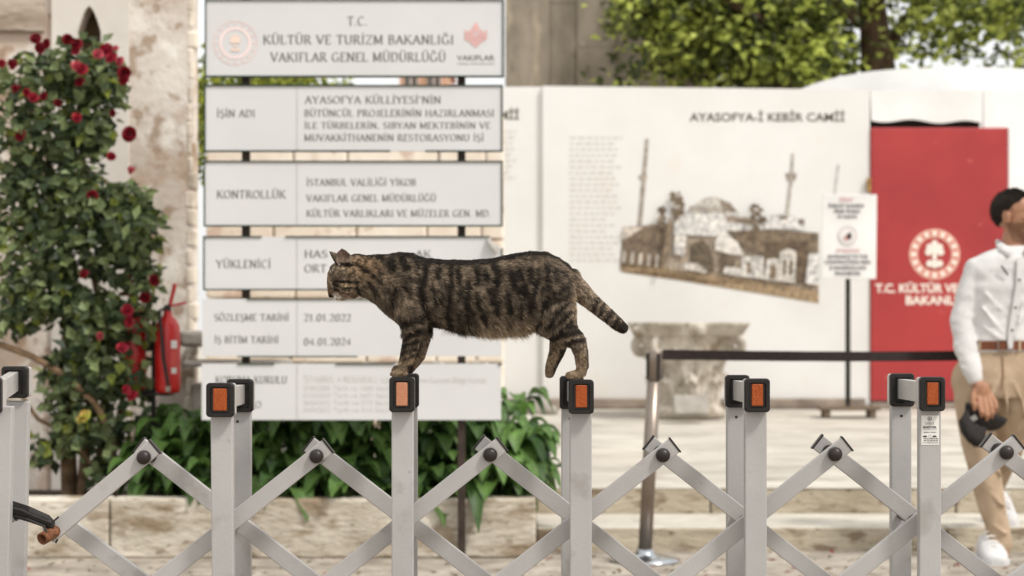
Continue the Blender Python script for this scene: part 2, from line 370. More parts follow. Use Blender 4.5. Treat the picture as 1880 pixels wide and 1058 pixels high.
M_petal = pm('petal', [(.75, .75, .75, 1), (1.1, 1.1, 1.1, 1)], 40, .6, 0, attr=True, trans=.2)
M_bark = pm('bark', [s2l(58, 44, 32), s2l(92, 72, 54)], 10, .95, .8, stretch=(2, 2, .4))
M_stem = pm('woody_stem', [s2l(96, 74, 54), s2l(140, 116, 90)], 14, .9, .5)
M_marble = pm('old_marble', [s2l(150, 140, 125), s2l(200, 192, 180)], 5, .8, .8, spots=[(6, s2l(118, 100, 77), .53, .6), (18, s2l(92, 76, 56), .6, .6)])
M_greystone = pm('grey_stone', [s2l(146, 140, 132), s2l(172, 166, 158)], 9, .85, .4)
M_wood = pm('weathered_plank', [s2l(92, 78, 64), s2l(128, 112, 94)], 5, .85, .4, stretch=(.4, 4, 4))

# ---------------------------------------------------------------- ground, forecourt and steps
def sheet(name, x0, x1, y0, y1, z, mat):
    o = MB().add([(x0, y0, z), (x1, y0, z), (x1, y1, z), (x0, y1, z)], [(0, 1, 2, 3)]).build(name, mat); return tag(o, kind='structure')
sheet('street', -150, 150, -20, 400, 0, M_street)
XS = P(985, 0, 9.1).x
def forecourt_z(y): return .249+(min(y, 16.2)-10.09)*.0289
m = MB()
m.add([(-20, 10.40, forecourt_z(10.4)), (XS, 10.40, forecourt_z(10.4)), (XS, 10.09, .2495), (30, 10.09, .2495), (30, 16.2, forecourt_z(16.2)), (-20, 16.2, forecourt_z(16.2)), (30, 60, forecourt_z(16.2)), (-20, 60, forecourt_z(16.2))],
      [(0, 1, 4, 5), (1, 2, 3, 4), (5, 4, 6, 7)])
tag(m.build('forecourt', M_court), kind='structure')
def stone_step(y0, y1, z0, z1):
    m = MB(); x = XS+.004; k = 0
    while x < 12:
        wd = random.uniform(.9, 1.5)
        m.box((x+wd/2-.003, (y0+y1)/2+random.uniform(0, .012), (z0+z1)/2-random.uniform(0, .004)), (wd-.007, y1-y0, z1-z0), bev=.012); x += wd
    o = m.build('stone_step', [M_step, M_tread])
    for p in o.data.polygons: p.material_index = 1 if p.normal.z > .6 else 0
    return tag(o, kind='structure')
stone_step(9.376, 10.085, -.02, .1185); stone_step(10.09, 10.7, .09, .252)

# ---------------------------------------------------------------- planter
pl = thing('planter', 'long low limestone planter wall holding the roses and leafy plants', 'planter', (-2, 9.1, 0))
m = MB(); x = -9.0
while x < XS-.01:
    wd = min(random.uniform(2.8, 4.2), XS-x)
    m.box((x+wd/2, 9.165, .143), (wd-.006, .17, .286+random.uniform(-.006, .004)), bev=.014, seg=3); x += wd
m.box((XS-.09, 9.8, .14), (.172, 1.09, .278), bev=.014)
m.build('wall', M_planter, pl)
MB().box((-4.55, 9.8, .12), (9.1-.1, 1.09, .2)).build('soil', M_soil, pl)

# ---------------------------------------------------------------- old wall on the left with its pointed niche
ow = thing('plaster_wall', 'old mottled plaster wall with a pointed dark niche, behind the red roses', 'wall', (-3.5, 10.6, .2))
XW = P(358, 0, 10.4).x
nx0, nx1 = P(144, 0, 10.4).x, P(187, 0, 10.4).x; nzt = P(0, 12, 10.4).z; nz0 = P(0, 110, 10.4).z; nzs = P(0, 60, 10.4).z
m = MB()                                            # wall face built around the niche opening
m.box(((-8+nx0)/2, 10.46, 2.3), (nx0+8, .12, 4.6)); m.box(((nx1+XW)/2, 10.46, 2.3), (XW-nx1, .12, 4.6), bev=.02)
m.box(((nx0+nx1)/2, 10.46, nz0/2), (nx1-nx0, .12, nz0))
n = 8; arch = []
for k in range(n+1):
    t = k/n; arch.append(((nx0+nx1)/2-(nx1-nx0)/2*(1-t)**.62, nzs+(nzt-nzs)*t))
rgt = [(nx0+nx1-a, b) for a, b in arch[::-1]]
m.prism([(nx0, 4.6)]+arch, 10.4, 10.52); m.prism([(nx1, 4.6), (nx0+(nx1-nx0)/2, 4.6)]+rgt, 10.4, 10.52)
m.prism([(nx0, 4.6), ((nx0+nx1)/2, 4.6), ((nx0+nx1)/2, nzt)], 10.401, 10.52)
m.build('wall', M_plaster, ow)
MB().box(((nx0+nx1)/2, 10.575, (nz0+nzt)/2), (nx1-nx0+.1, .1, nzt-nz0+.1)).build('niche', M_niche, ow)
a, b = P(95, 0, 10.38).x, P(236, 0, 10.38).x; m = MB()       # smoother render band around the niche
m.box(((a+nx0)/2, 10.387, 2.4), (nx0-a, .024, 4.4)); m.box(((b+nx1)/2, 10.387, 2.4), (b-nx1, .024, 4.4)); m.box(((nx0+nx1)/2, 10.387, nz0/2+.1), (nx1-nx0-.002, .024, nz0-.2))
m.prism([(nx0, 4.6)]+arch, 10.375, 10.399); m.prism([(nx1, 4.6), (nx0+(nx1-nx0)/2, 4.6)]+rgt, 10.375, 10.399); m.prism([(nx0, 4.6), ((nx0+nx1)/2, 4.6), ((nx0+nx1)/2, nzt)], 10.376, 10.399)
m.build('render_band', M_smoothpl, ow)
MB().box((P(10, 0, 10.38).x, 10.385, P(0, 25, 10.38).z+.15), (.42, .035, .5), bev=.008).build('stone_block', M_greypl, ow)
m = MB()
for k in range(40):
    z = .3+k*.1+random.uniform(-.02, .02); m.box((XW-.02+random.uniform(-.014, .004), 10.425, z), (.04+random.uniform(0, .03), .06, .108), bev=.02)
m.build('quoin', pm('stained_quoin', [s2l(132, 114, 94), s2l(224, 212, 196)], 2.2, .9, .8, lo=.3, hi=.5), ow)

# stone basin beside it
bs = thing('stone_basin', 'grey carved stone basin between the plaster wall and the sign', 'basin', P(380, 750, 10.0))
x0, x1 = P(332, 0, 9.95).x, P(520, 0, 9.95).x
m = MB().box(((x0+x1)/2+.02, 10.16, .5), (x1-x0-.06, .44, .62), bev=.02); m.build('trough', M_greystone, bs)
MB().box(((x0+x1)/2, 10.16, P(0, 622, 9.95).z), (x1-x0, .52, .085), bev=.02).box(((x0+x1)/2+.01, 10.13, P(0, 668, 9.95).z), (x1-x0-.02, .5, .03), bev=.008).build('rim', M_greystone, bs)

# cream stone wall behind the sign, tree and house behind it
cw = MB(); xa, xb = P(377, 0, 12).x, P(926, 0, 12).x; z = .3; zt = P(0, 203, 12).z
while z < zt-.03:
    h = min(random.uniform(.16, .24), zt-z); x = xa
    while x < xb-.01:
        wd = min(random.uniform(.25, .6), xb-x)
        cw.box((x+wd/2, 12.2+random.uniform(-.01, .01), z+h/2), (wd-.008, .4, h-.008), bev=.014); x += wd
    z += h
tag(cw.build('garden_wall', M_rubble), 'cream and pinkish block wall glimpsed through the gaps of the sign', 'wall')
hs_ = thing('brick_house', 'brownish house with small dark windows glimpsed through the top gap of the sign', 'house', (P(778, 0, 40).x, 41, 0))
zc = P(0, 150, 40).z; xa, xb = P(733, 0, 40).x, P(822, 0, 40).x
MB().box(((xa+xb)/2, 41.5, zc/2+.1), (xb-xa, 3, zc+.5)).build('wall', M_brick, hs_)
MB().prism([(xa-.1, zc+.36), (xb+.1, zc+.36), ((xa+xb)/2, zc+.95)], 39.9, 43.2).build('roof', M_tile, hs_)
for px in (748, 762, 790, 804):
    c = P(px, 150, 39.98)
    wn = MB().box(c, (.13, .05, .34), bev=.01).build('window', M_label, hs_)
    MB().box((c.x, c.y-.027, c.z), (.10, .01, .29)).build('pane', M_glass, wn)

# tall stone pier
pr = thing('stone_pier', 'tall brown grey stone pier rising behind the white hoarding', 'pier', (P(1110, 0, 20).x, 20.8, .4))
m = MB(); xa, xb = P(927, 0, 20).x, P(1306, 0, 20).x; xs = [xa, P(1010, 0, 20).x, P(1058, 0, 20).x, P(1130, 0, 20).x, P(1205, 0, 20).x, xb]
for k in range(5):
    zz = .8
    while zz < 6.4:
        hz = random.uniform(.8, 1.7); m.box(((xs[k]+xs[k+1])/2, 20.6+random.uniform(-.012, .012)+.02*(k % 2), zz+hz/2), (xs[k+1]-xs[k]-.004, 1.2, hz-.004), bev=.004); zz += hz
m.build('shaft', M_pier, pr)
MB().box(((xa+xb)/2+.03, 20.5, .62), (xb-xa+.2, 1.4, .5), bev=.03).build('plinth', M_pier, pr)

# ---------------------------------------------------------------- hoarding
YH = 16.0
GZ = forecourt_z(YH)
BLK = s2l(92, 80, 68)[:3]; FAINT = s2l(212, 206, 199)[:3]
def dashes(mb, x0, x1, y0, dy, n, y, col, hh):
    for k in range(n):
        x = x0; lim = x1-random.uniform(0, (x1-x0)*.3)
        while x < lim:
            wd = random.uniform(5, 13); pxpoly(mb, [(x, y0+k*dy), (min(x+wd, x1), y0+k*dy), (min(x+wd, x1), y0+k*dy+hh), (x, y0+k*dy+hh)], y, col); x += wd+4
# left board
h1 = thing('hoarding_board', 'narrow white hoarding board partly hidden behind the big sign', 'hoarding', P(960, 755, YH+.1))
xa, xb = P(800, 0, YH).x, P(995.5, 0, YH).x; zt = P(0, 163, YH).z
MB().box(((xa+xb)/2, YH+.06, (zt+GZ)/2+.02), (xb-xa, .04, zt-GZ), bev=.004).build('panel', M_hoard, h1)
m = MB(); sans_text(m, 'CAMİİ', 884, 953, 203, 219, YH+.037, BLK, .02); dashes(m, 900, 948, 240, 10.6, 9, YH+.037, FAINT, 4)
m.build('lettering', M_print, h1)
# main board with the printed picture
h2 = thing('hoarding_board', 'wide white hoarding board printed with an old sepia town photograph', 'hoarding', P(1290, 755, YH))
xa, xb = P(996, 0, YH).x, P(1597, 0, YH).x; zt = P(0, 158, YH).z; zt2 = P(0, 165, YH).z
MB().prism([(xa, GZ+.03), (xb, GZ+.03), (xb, zt2), (xa, zt)], YH, YH+.045).build('panel', M_hoard, h2)
YP = YH-.002
m = MB(); sans_text(m, 'AYASOFYA-İ KEBİR CAMİİ', 1266, 1551, 207, 223, YP, BLK, .018, tilt=0)
dashes(m, 1046, 1142, 251, 10.7, 22, YP, FAINT, 4.5); m.build('lettering', M_print, h2)
m = MB(); cnt = [0]
def pp(pts, *rgb):
    cnt[0] += 1; pxpoly(m, pts, YP-.0006*cnt[0], s2l(*rgb)[:3])
def rect(x0, y0, x1, y1, *rgb, sk=.09): pp([(x0, y0+(x0-1320)*sk*.0), (x1, y0), (x1-2, y1), (x0-2, y1)], *rgb)
pp([(1143, 418), (1215, 410), (1300, 420), (1420, 422), (1503, 428), (1503, 530), (1503, 555), (1138, 497)], 176, 158, 136)
pp([(1138, 497), (1150, 480), (1300, 503), (1503, 535), (1503, 557)], 178, 152, 118)
pp([(1138, 499), (1180, 496), (1300, 514), (1340, 520), (1300, 522), (1200, 508)], 140, 116, 86)
pp([(1185, 255), (1191, 255), (1184, 350), (1178, 415), (1170, 415), (1176, 350)], 178, 166, 150)           # towers
pp([(1172, 322), (1189, 322), (1187, 330), (1174, 330)], 186, 172, 156)
pp([(1453, 282), (1458, 282), (1456, 325), (1448, 396), (1441, 396), (1450, 325)], 196, 186, 172); pp([(1442, 318), (1463, 318), (1460, 332), (1446, 332)], 182, 168, 152)
pp([(1538, 302), (1541, 302), (1534, 358), (1531, 358)], 214, 206, 196)
a = [(1260+i*9.6, 389-28*math.sin(math.pi*i/10)) for i in range(11)]
pp(a+[(1356, 396), (1260, 390)], 214, 206, 192); pp([(1318, 366), (1340, 372), (1354, 390), (1330, 388)], 156, 140, 122)
for k in range(9): rect(1268+k*7.4, 378+k*.3, 1271+k*7.4, 387+k*.4, 150, 134, 116)
pp([(1240, 392), (1370, 394), (1410, 418), (1412, 440), (1236, 430)], 232, 226, 216)
pp([(1330, 396), (1372, 400), (1390, 414), (1336, 408)], 168, 150, 132)
pp([(1398, 398), (1440, 392), (1478, 402), (1476, 422), (1398, 420)], 234, 228, 219)
pp([(1432, 396), (1446, 396), (1446, 404), (1432, 402)], 150, 134, 114); pp([(1466, 402), (1478, 404), (1476, 412), (1466, 410)], 150, 134, 114)
pp([(1143, 420), (1178, 416), (1174, 440), (1142, 440)], 214, 200, 184)
pp([(1146, 440), (1182, 418), (1222, 414), (1230, 440), (1224, 488), (1140, 486)], 128, 110, 90)
pp([(1332, 424), (1420, 422), (1502, 428), (1500, 460), (1420, 470), (1372, 458)], 136, 118, 96)
pp([(1404, 446), (1484, 442), (1478, 520), (1402, 510)], 116, 98, 78)
pp([(1268, 448), (1290, 440), (1306, 460), (1312, 500), (1272, 494)], 112, 98, 78); pp([(1322, 470), (1342, 462), (1350, 480), (1346, 500), (1322, 500)], 118, 102, 82)
pp([(1240, 430), (1262, 424), (1256, 470), (1236, 466)], 232, 224, 212); pp([(1314, 440), (1324, 426), (1354, 444), (1366, 470), (1336, 466), (1312, 458)], 230, 222, 210)
for k in range(5): rect(1144+k*15.2, 460+k*2, 1149+k*15.2, 482+k*2.4, 214, 202, 186)
for k in range(5): rect(1222+k*9, 480+k*1.6, 1227+k*9, 494+k*1.6, 196, 182, 162)
pp([(1362, 472), (1402, 470), (1404, 512), (1362, 508)], 226, 218, 206); pp([(1371, 484), (1376, 480), (1379, 486), (1378, 502), (1371, 501)], 150, 132, 110)
pp([(1408, 476), (1430, 474), (1430, 516), (1404, 514)], 224, 216, 204); pp([(1413, 490), (1420, 484), (1426, 492), (1424, 514), (1412, 512)], 150, 132, 110)
pp([(1432, 462), (1448, 456), (1462, 462), (1460, 520), (1430, 516)], 220, 212, 198); pp([(1438, 478), (1444, 478), (1442, 504), (1437, 504)], 112, 94, 74); pp([(1450, 478), (1456, 478), (1454, 506), (1449, 506)], 120, 102, 82)
pp([(1486, 466), (1503, 464), (1503, 524), (1478, 520)], 232, 226, 217)
pp([(1256, 482), (1280, 484), (1298, 494), (1296, 502), (1254, 494)], 220, 210, 196)
pp([(1330, 490), (1362, 492), (1362, 508), (1328, 502)], 224, 216, 204)
def ptree(cx, cy, sx, sy, nb):                                                                           # printed trees
    for k in range(nb):
        a_, r_ = random.uniform(0, 6.28), random.random()**.5; x, y, q = cx+math.cos(a_)*sx*r_, cy+math.sin(a_)*sy*r_, random.uniform(3, 7)
        pp([(x+q*math.cos(t)*random.uniform(.7, 1.2), y+q*math.sin(t)*random.uniform(.7, 1.2)) for t in (0, 1, 2, 3, 4, 5)], *random.choice([(132, 114, 92), (150, 132, 110), (116, 100, 80)]))
ptree(1243, 376, 12, 26, 26); ptree(1214, 396, 8, 18, 12); ptree(1388, 398, 14, 22, 20)
pp([(1228, 400), (1233, 400), (1222, 494), (1214, 492)], 148, 128, 104); pp([(1240, 395), (1244, 395), (1230, 432), (1226, 430)], 140, 122, 98); pp([(1386, 400), (1390, 400), (1386, 430), (1382, 430)], 140, 122, 98)
m.build('printed_picture', M_pict, h2)
# arched white tent roof behind
tp = [(1440, 172), (1472, 163), (1500, 152), (1540, 141), (1600, 131), (1660, 126), (1740, 124), (1820, 124), (1900, 127), (2000, 138), (2080, 160)]
pt = [(P(a, b, 16.6).x, P(a, b, 16.6).z) for a, b in tp]
tag(MB().prism(pt+[(pt[-1][0], .4), (pt[0][0], .4)], 16.6, 18.8).build('tent', flat('tent_fabric', s2l(244, 243, 240), scale=1, rough=.6)), 'white rounded tent roof rising behind the red door', 'tent')
# right board: jamb beside the door with the sheet over it
h3 = thing('hoarding_board', 'plain white hoarding board right of the red door, behind the man', 'hoarding', P(1900, 755, YH))
xa, xb = P(1852, 0, YH).x, P(4200, 0, YH).x; zt = P(0, 165, YH).z; xc = P(1806, 0, YH).x; zd = P(0, 236, YH).z
MB().prism([(xc, zd+.004), (xa, zd+.004), (xa, GZ+.03), (xb, GZ+.03), (xb, zt+.02), (xc, zt)], YH, YH+.045).build('panel', M_hwhite, h3)
xd = P(1597.5, 0, YH).x
sh_ = [(P(1598, 0, YH).x, P(0, 166, YH).z), (xc-.008, P(0, 166, YH).z)]+[(P(x, 0, YH).x, P(0, 221+3*math.sin((x-1598)/16.0)+(x-1598)*.02, YH).z) for x in range(1804, 1597, -6)]
hd = tag(MB().prism(sh_, YH-.004, YH+.02).build('header_sheet', M_hwhite), 'white plastic sheet with a wavy hem hung above the red door', 'sheet')
bk = tag(MB().box(((xd+xc)/2, YH+.3, P(0, 205, YH).z), (xc-xd-.02, .4, .27)).build('recess_shade_box', M_dark), 'dark box standing in for the shaded recess above the red door', 'recess')  # near-black box added as the shade of the recess over the door
# red door
xa, xb = P(1597.5, 0, YH).x, P(1850, 0, YH).x; zb = P(0, 736, YH).z; zt = P(0, 235, YH).z
dr = thing('red_door', 'tall red site door with white round emblem and white lettering', 'door', ((xa+xb)/2, YH, zb))
YD = YH-.02
MB().box(((xa+xb)/2, YD+.025, (zb+zt)/2), (xb-xa-.006, .05, zt-zb), bev=.008).build('leaf', M_red, dr)
WH = s2l(238, 224, 212)[:3]; RD = s2l(196, 50, 48)[:3]
m = MB(); y = YD-.002
sans_text(m, 'T.C. KÜLTÜR VE TURİZM', 1607, 1843, 521, 537, y, WH, .035); sans_text(m, 'BAKANLIĞI', 1663, 1781, 543, 559, y, WH, .035)
m.build('lettering', M_print, dr)
m = MB(); ex, ey = 1716, 467
ringshape(m, ex, ey, 31, 46.5, y, s2l(226, 176, 158)[:3], 48)
for k in range(16):
    t = 2*math.pi*k/16; ringshape(m, ex+38.5*math.cos(t), ey+38.5*math.sin(t), 0, 4.6, y-.002, s2l(240, 226, 214)[:3], 12)
    t += math.pi/16
    pxpoly(m, [(ex+r*math.cos(t+d), ey+r*math.sin(t+d)) for r, d in ((34, -.03), (43, -.03), (43, .03), (34, .03))], y-.0022, RD)
for k, (dx, dy, r) in enumerate([(0, -20, 6), (-9, -13, 6.5), (9, -13, 6.5), (-11, -4, 6.5), (11, -4, 6.5), (0, -9, 9), (0, 4, 5), (0, 12, 4), (-9, 17, 6.5), (9, 17, 6.5), (0, 20, 6)]):
    ringshape(m, ex+dx, ey+dy, 0, r, y-.0025-.0003*k, s2l(240, 228, 216)[:3], 14)
m.build('emblem', M_print, dr)
m = MB()
c = P(1595, 340, YH-.03)
m.box(c, (.035, .03, .12), bev=.008).build('hinge', pm('rusty_brass', [s2l(120, 92, 50), s2l(176, 140, 84)], 30, .6, .2), dr)
# base rail along the boards
m = MB(); x = P(860, 0, YH).x
rl = MB().box(((x+xa)/2-.02, YH-.05, GZ+.045), (xa-x-.06, .07, .085), bev=.012).box(((xa+xb)/2, YH-.03, GZ+.02), (xb-xa, .05, .05), bev=.01).box((xb+5.2, YH-.05, GZ+.045), (10.3, .07, .085), bev=.012)
tag(rl.build('base_rail', M_base), 'grey brown timber rail along the foot of the hoarding boards', 'rail')

# ---------------------------------------------------------------- notice on a post
YN = 15.0; GN = forecourt_z(YN)
nb = thing('notice_stand', 'white notice on a thin black post with a plank base, before the red door', 'notice', (P(1557, 0, YN).x, YN, GN))
x0, x1 = P(1509, 0, YN).x, P(1609, 0, YN).x; z0, z1 = P(0, 512, YN).z, P(0, 357, YN).z
MB().box(((x0+x1)/2, YN, (z0+z1)/2), (x1-x0, .012, z1-z0), rot=Euler((0, R(.6), 0)), bev=.004).build('board', M_hwhite, nb)
m = MB(); y = YN-.0105; G = s2l(92, 90, 94)[:3]; PK = s2l(214, 170, 168)[:3]
for tx, a, b, t, hh, c in [('DİKKAT', 1541, 1567, 363, 7, PK), ('İNŞAAT ALANINA', 1521, 1587, 374.5, 6.5, G), ('GİRMEK TEHLİKELİ', 1531, 1579, 385, 6, G), ('VE YASAKTIR', 1537, 1574, 395, 6, G),
                     ('ATTENTION', 1534, 1578, 457, 6.5, PK), ('ENTRANCE TO THE', 1520, 1593, 468, 6.5, G), ('CONSTRUCTION AREA', 1514, 1599, 478, 6.5, G), ('IS DANGEROUS AND', 1523, 1590, 488.5, 6.5, G), ('PROHIBITED', 1533, 1580, 499, 6.5, G)]:
    sans_text(m, tx, a, b, t, t+hh, y, c, .03)
ringshape(m, 1556, 433, 0, 17.5, y, s2l(226, 221, 218)[:3]); ringshape(m, 1556, 433, 14, 17.5, y-.001, s2l(206, 196, 194)[:3])
pxpoly(m, [(1560, 426), (1564, 432), (1562, 440), (1555, 441), (1550, 436)], y-.002, s2l(56, 44, 44)[:3]); pxpoly(m, [(1550, 434), (1558, 436), (1556, 442), (1549, 440)], y-.003, s2l(190, 140, 134)[:3])
m.build('lettering', M_print, nb)
MB().box((P(1557.5, 0, YN).x, YN+.02, (GN+.06+z1-.1)/2), (.038, .022, z1-.1-GN-.06), bev=.003).build('post', M_dark, nb)
c0, c1 = P(1502, 0, YN).x, P(1613, 0, YN).x
MB().box(((c0+c1)/2, YN, GN+.075), (c1-c0, .2, .03), bev=.006).box((c0+.06, YN, GN+.03), (.05, .18, .06), bev=.005).box((c1-.06, YN, GN+.03), (.05, .18, .06), bev=.005).build('base', M_wood, nb)

# ---------------------------------------------------------------- carved capital and stones
YC = 15.0; cxm = P(1262, 0, YC).x
cp = thing('marble_capital', 'weathered carved marble column capital standing before the hoarding', 'capital', (cxm, YC, GN))
zt = P(0, 592, YC).z; hh = zt-GN; m = MB()
def sq_ring(z, r, p, conc=0, n=48):
    o = []
    for k in range(n):
        t = 2*math.pi*k/n+.0; c, s = math.cos(t), math.sin(t)
        q = (abs(c)**p+abs(s)**p)**(-1/p); q *= 1-conc*math.cos(2*t)**2
        u, v = r*q*c, r*q*s; a = R(9)
        o.append(Vector((cxm+u*math.cos(a)-v*math.sin(a), YC+u*math.sin(a)+v*math.cos(a), GN+z)))
    return o
m.loft([sq_ring(z*hh, r, p, c) for z, r, p, c in [(0, .285, 2.2, 0), (.05, .30, 2.2, 0), (.1, .29, 2.2, 0), (.13, .25, 2.2, 0), (.3, .245, 2.2, 0), (.5, .26, 2.3, 0), (.7, .31, 2.6, 0), (.84, .355, 3, .05), (.86, .39, 5, .10), (.985, .435, 7, .10), (1, .43, 7, .10)]])
for row, (z0, z1, n, ph) in enumerate([(.12, .46, 8, 0), (.3, .74, 8, math.pi/8)]):
    for k in range(n):
        t = 2*math.pi*k/n+ph; dr_ = Vector((math.cos(t), math.sin(t), 0)); sd = Vector((-dr_.y, dr_.x, 0))
        for off, wq in ((0, 1), (-.055, .8), (.055, .8)):
            pts = []
            for q in (0, .35, .7, .9, 1.0, .95):
                z = z0+(z1-z0)*(q if wq == 1 else q*.86); zz = z; rr = .232+.10*max(0, zz-.35)+.02*q+(.035*max(0, q-.6)/.4)
                pts.append(Vector((cxm, YC, GN+z*hh))+dr_*rr+sd*off*(1-.4*q))
            pts[-1] += dr_*.035-Vector((0, 0, .03))
            m.rtube(pts, [.024*wq, .030*wq, .028*wq, .025*wq, .022*wq, .016*wq], 8)
for k in range(4):                                   # corner volutes
    t = math.pi/4+k*math.pi/2+R(9); dr_ = Vector((math.cos(t), math.sin(t), 0))
    pts = []
    for q in range(22):
        a = q/21*math.pi*3.3; r = .085*(1-q/26); pts.append(Vector((cxm, YC, GN+.74*hh))+dr_*(.43+r*math.sin(a))+Vector((0, 0, r*math.cos(a))))
    m.rtube([Vector((cxm, YC, GN+.55*hh))+dr_*.27, Vector((cxm, YC, GN+.68*hh))+dr_*.34]+pts, [.03, .034]+[.028-.0006*q for q in range(22)], 8)
for k in range(4):
    t = k*math.pi/2+R(9); m.ell(Vector((cxm, YC, GN+.9*hh))+Vector((math.cos(t), math.sin(t), 0))*.40, (.05, .05, .05), nu=10, nv=6)
fuse('body', m, .012, 2, M_marble, cp)
m = MB().box(P(1268, 746, 14.4)+Vector((0, 0, .0)), (.27, .1, .155), rot=Euler((R(-22), 0, R(3))), bev=.01)
tag(m.build('stone_plaque', M_greystone), 'small tilted grey stone block leaning at the foot of the capital', 'stone')
def rock(px, py, y, sx, sz, label):
    m = MB(); c = P(px, py, y); m.ell(c, (sx, sx*.8, sz), nu=14, nv=9)
    V = np.array(m.v); d = V-np.array(c); V = np.array(c)+d*(1+.35*(vnoise(V, 9/sx*.12, 3)-.5))[:, None]*1.0; m.v = [tuple(x) for x in V]
    return tag(m.build('rock', M_greystone, smooth=True), label, 'rock', 'loose rocks by the hoarding')
rock(984, 749, 15.4, .11, .09, 'largest grey rock on the forecourt behind the leafy plants')
rock(958, 752, 15.5, .05, .045, 'small grey rock just left of the largest one by the hoarding')
rock(1012, 754, 15.3, .06, .04, 'low flat rock just right of the largest one by the hoarding')
# ---------------------------------------------------------------- big sign board
YS = 9.0
sg = thing('sign_board', 'tall sign of six white panels with grey serif lettering on two dark posts', 'sign', (P(648, 0, YS).x, YS+.03, 0))
for px, zb in ((450, 0), (847, 0)):
    MB().box((P(px, 0, YS).x, YS+.033, (zb+2.8)/2), (.037, .036, 2.8-zb), bev=.003).build('post', M_post, sg)
INK = s2l(108, 110, 103)[:3]; INK2 = s2l(206, 203, 199)[:3]; DIV = s2l(190, 188, 184)[:3]; PINK = s2l(226, 176, 172)[:3]
FR = 2.6
def panel(x0, x1, y0, y1, frame, cut=None, lines=(), div=True, extra=None):
    pts = [(x0, y0), (x1, y0), (x1, y1), (x0, y1)]
    if cut: pts = [(x0, y0), (x1-24, y0), (x1-18, y0+9), (x1-8, y0+18), (x1, y0+20), (x1, y1), (x0, y1)]
    w_ = [(P(a, b, YS).x, P(a, b, YS).z) for a, b in pts]
    pn = MB().prism(w_, YS-.012, YS+.014).build('panel', M_sign, sg)
    if frame:
        m = MB()
        for a, b, c, d in frame:
            p, q = P(a, b, YS), P(c, d, YS); hz = abs(a-c) > abs(b-d); t = L(FR, YS)
            m.box(((p.x+q.x)/2, YS-.002, (p.z+q.z)/2), ((abs(q.x-p.x)+t) if hz else t, .034, t if hz else (abs(q.z-p.z)-t-.0006)), bev=.001)
        m.build('frame', M_signfr, pn)
    m = MB(); y = YS-.0135
    for tx, a, b, t, u, *c in lines: serif_text(m, tx, a, b, t, u, y, c[0] if c else INK, thick=.165, thin=.062)
    if extra: extra(m, y)
    m.build('lettering', M_print, pn)
    if div:
        MB().box((P(546, 0, YS).x, YS-.0125, P(0, (y0+y1)/2, YS).z), (L(1.4, YS), .003, L(y1-y0-5, YS))).build('divider', flat('divider', s2l(184, 182, 178)), pn)
    return pn
def full(x0, x1, y0, y1): return [(x0, y0, x1, y0), (x0, y1, x1, y1), (x0, y0, x0, y1), (x1, y0, x1, y1)]
def emb(m, y):
    sans_text(m, 'VAKIFLAR', 839, 908, 101, 111, y, INK, .01); sans_text(m, 'GENEL MÜDÜRLÜĞÜ', 840, 908, 115, 119, y, s2l(150, 150, 146)[:3])
p1 = panel(378, 924, 1, 141, full(378, 924, 1, 141), None, [('T.C.', 637, 675, 31, 47), ('KÜLTÜR VE TURİZM BAKANLIĞI', 482, 834, 65, 81), ('VAKIFLAR GENEL MÜDÜRLÜĞÜ', 496, 819, 97, 113)], False, emb)
m = MB(); y = YS-.0138; cx, cy = 432, 79; PP = s2l(233, 205, 202)[:3]
ringshape(m, cx, cy, 39.5, 41, y, PP); ringshape(m, cx, cy, 24, 30, y, s2l(234, 214, 211)[:3])
for k in range(16):
    t = 2*math.pi*k/16; ringshape(m, cx+35*math.cos(t), cy+35*math.sin(t), 0, 2.2, y-.0004, PP, 8)
for k, (dx, dy, r) in enumerate([(0, -14, 3), (-5, -9, 4), (5, -9, 4), (-6, -3, 4), (6, -3, 4), (0, -5, 6), (0, 5, 2.5), (-5, 12, 3.6), (5, 12, 3.6), (0, 13, 3)]): ringshape(m, cx+dx, cy+dy, 0, r, y-.0003-.0001*k, s2l(232, 208, 194)[:3], 10)
cx, cy = 873.5, 64
pxpoly(m, [(cx, cy-24), (cx+6, cy-14), (cx+4, cy-6), (cx, cy-3), (cx-4, cy-6), (cx-6, cy-14)], y, PINK)
pxpoly(m, [(cx-7, cy-12), (cx-6, cy-5), (cx, cy+1), (cx-8, cy-2), (cx-13, cy-7)], y-.0002, PINK); pxpoly(m, [(cx+7, cy-12), (cx+6, cy-5), (cx, cy+1), (cx+8, cy-2), (cx+13, cy-7)], y-.0004, PINK)
for k in range(5):
    o = k*4.4; q = 21 if k < 4 else 12
    pxpoly(m, [(cx-q, cy-9+o), (cx, cy+3+o), (cx, cy+6+o), (cx-q, cy-6+o)], y-.0006-.0002*k, PINK); pxpoly(m, [(cx+q, cy-9+o), (cx, cy+3+o), (cx, cy+6+o), (cx+q, cy-6+o)], y-.0007-.0002*k, PINK)
m.build('emblem', M_print, p1)
panel(377, 922, 158, 278, full(377, 922, 158, 278)[:1]+[(377, 278, 715, 278), (782, 278, 922, 278)]+full(377, 922, 158, 278)[2:], None,
      [('İŞİN ADI', 397, 469, 202, 215), ("AYASOFYA KÜLLİYESİ'NİN", 559, 810, 177, 190), ('BÜTÜNCÜL PROJELERİNİN HAZIRLANMASI', 558, 908, 202, 214), ('İLE TÜRBELERİN, SIBYAN MEKTEBİNİN VE', 558, 901, 225, 236), ('MUVAKKİTHANENİN RESTORASYONU İŞİ', 558, 889, 247, 259)])
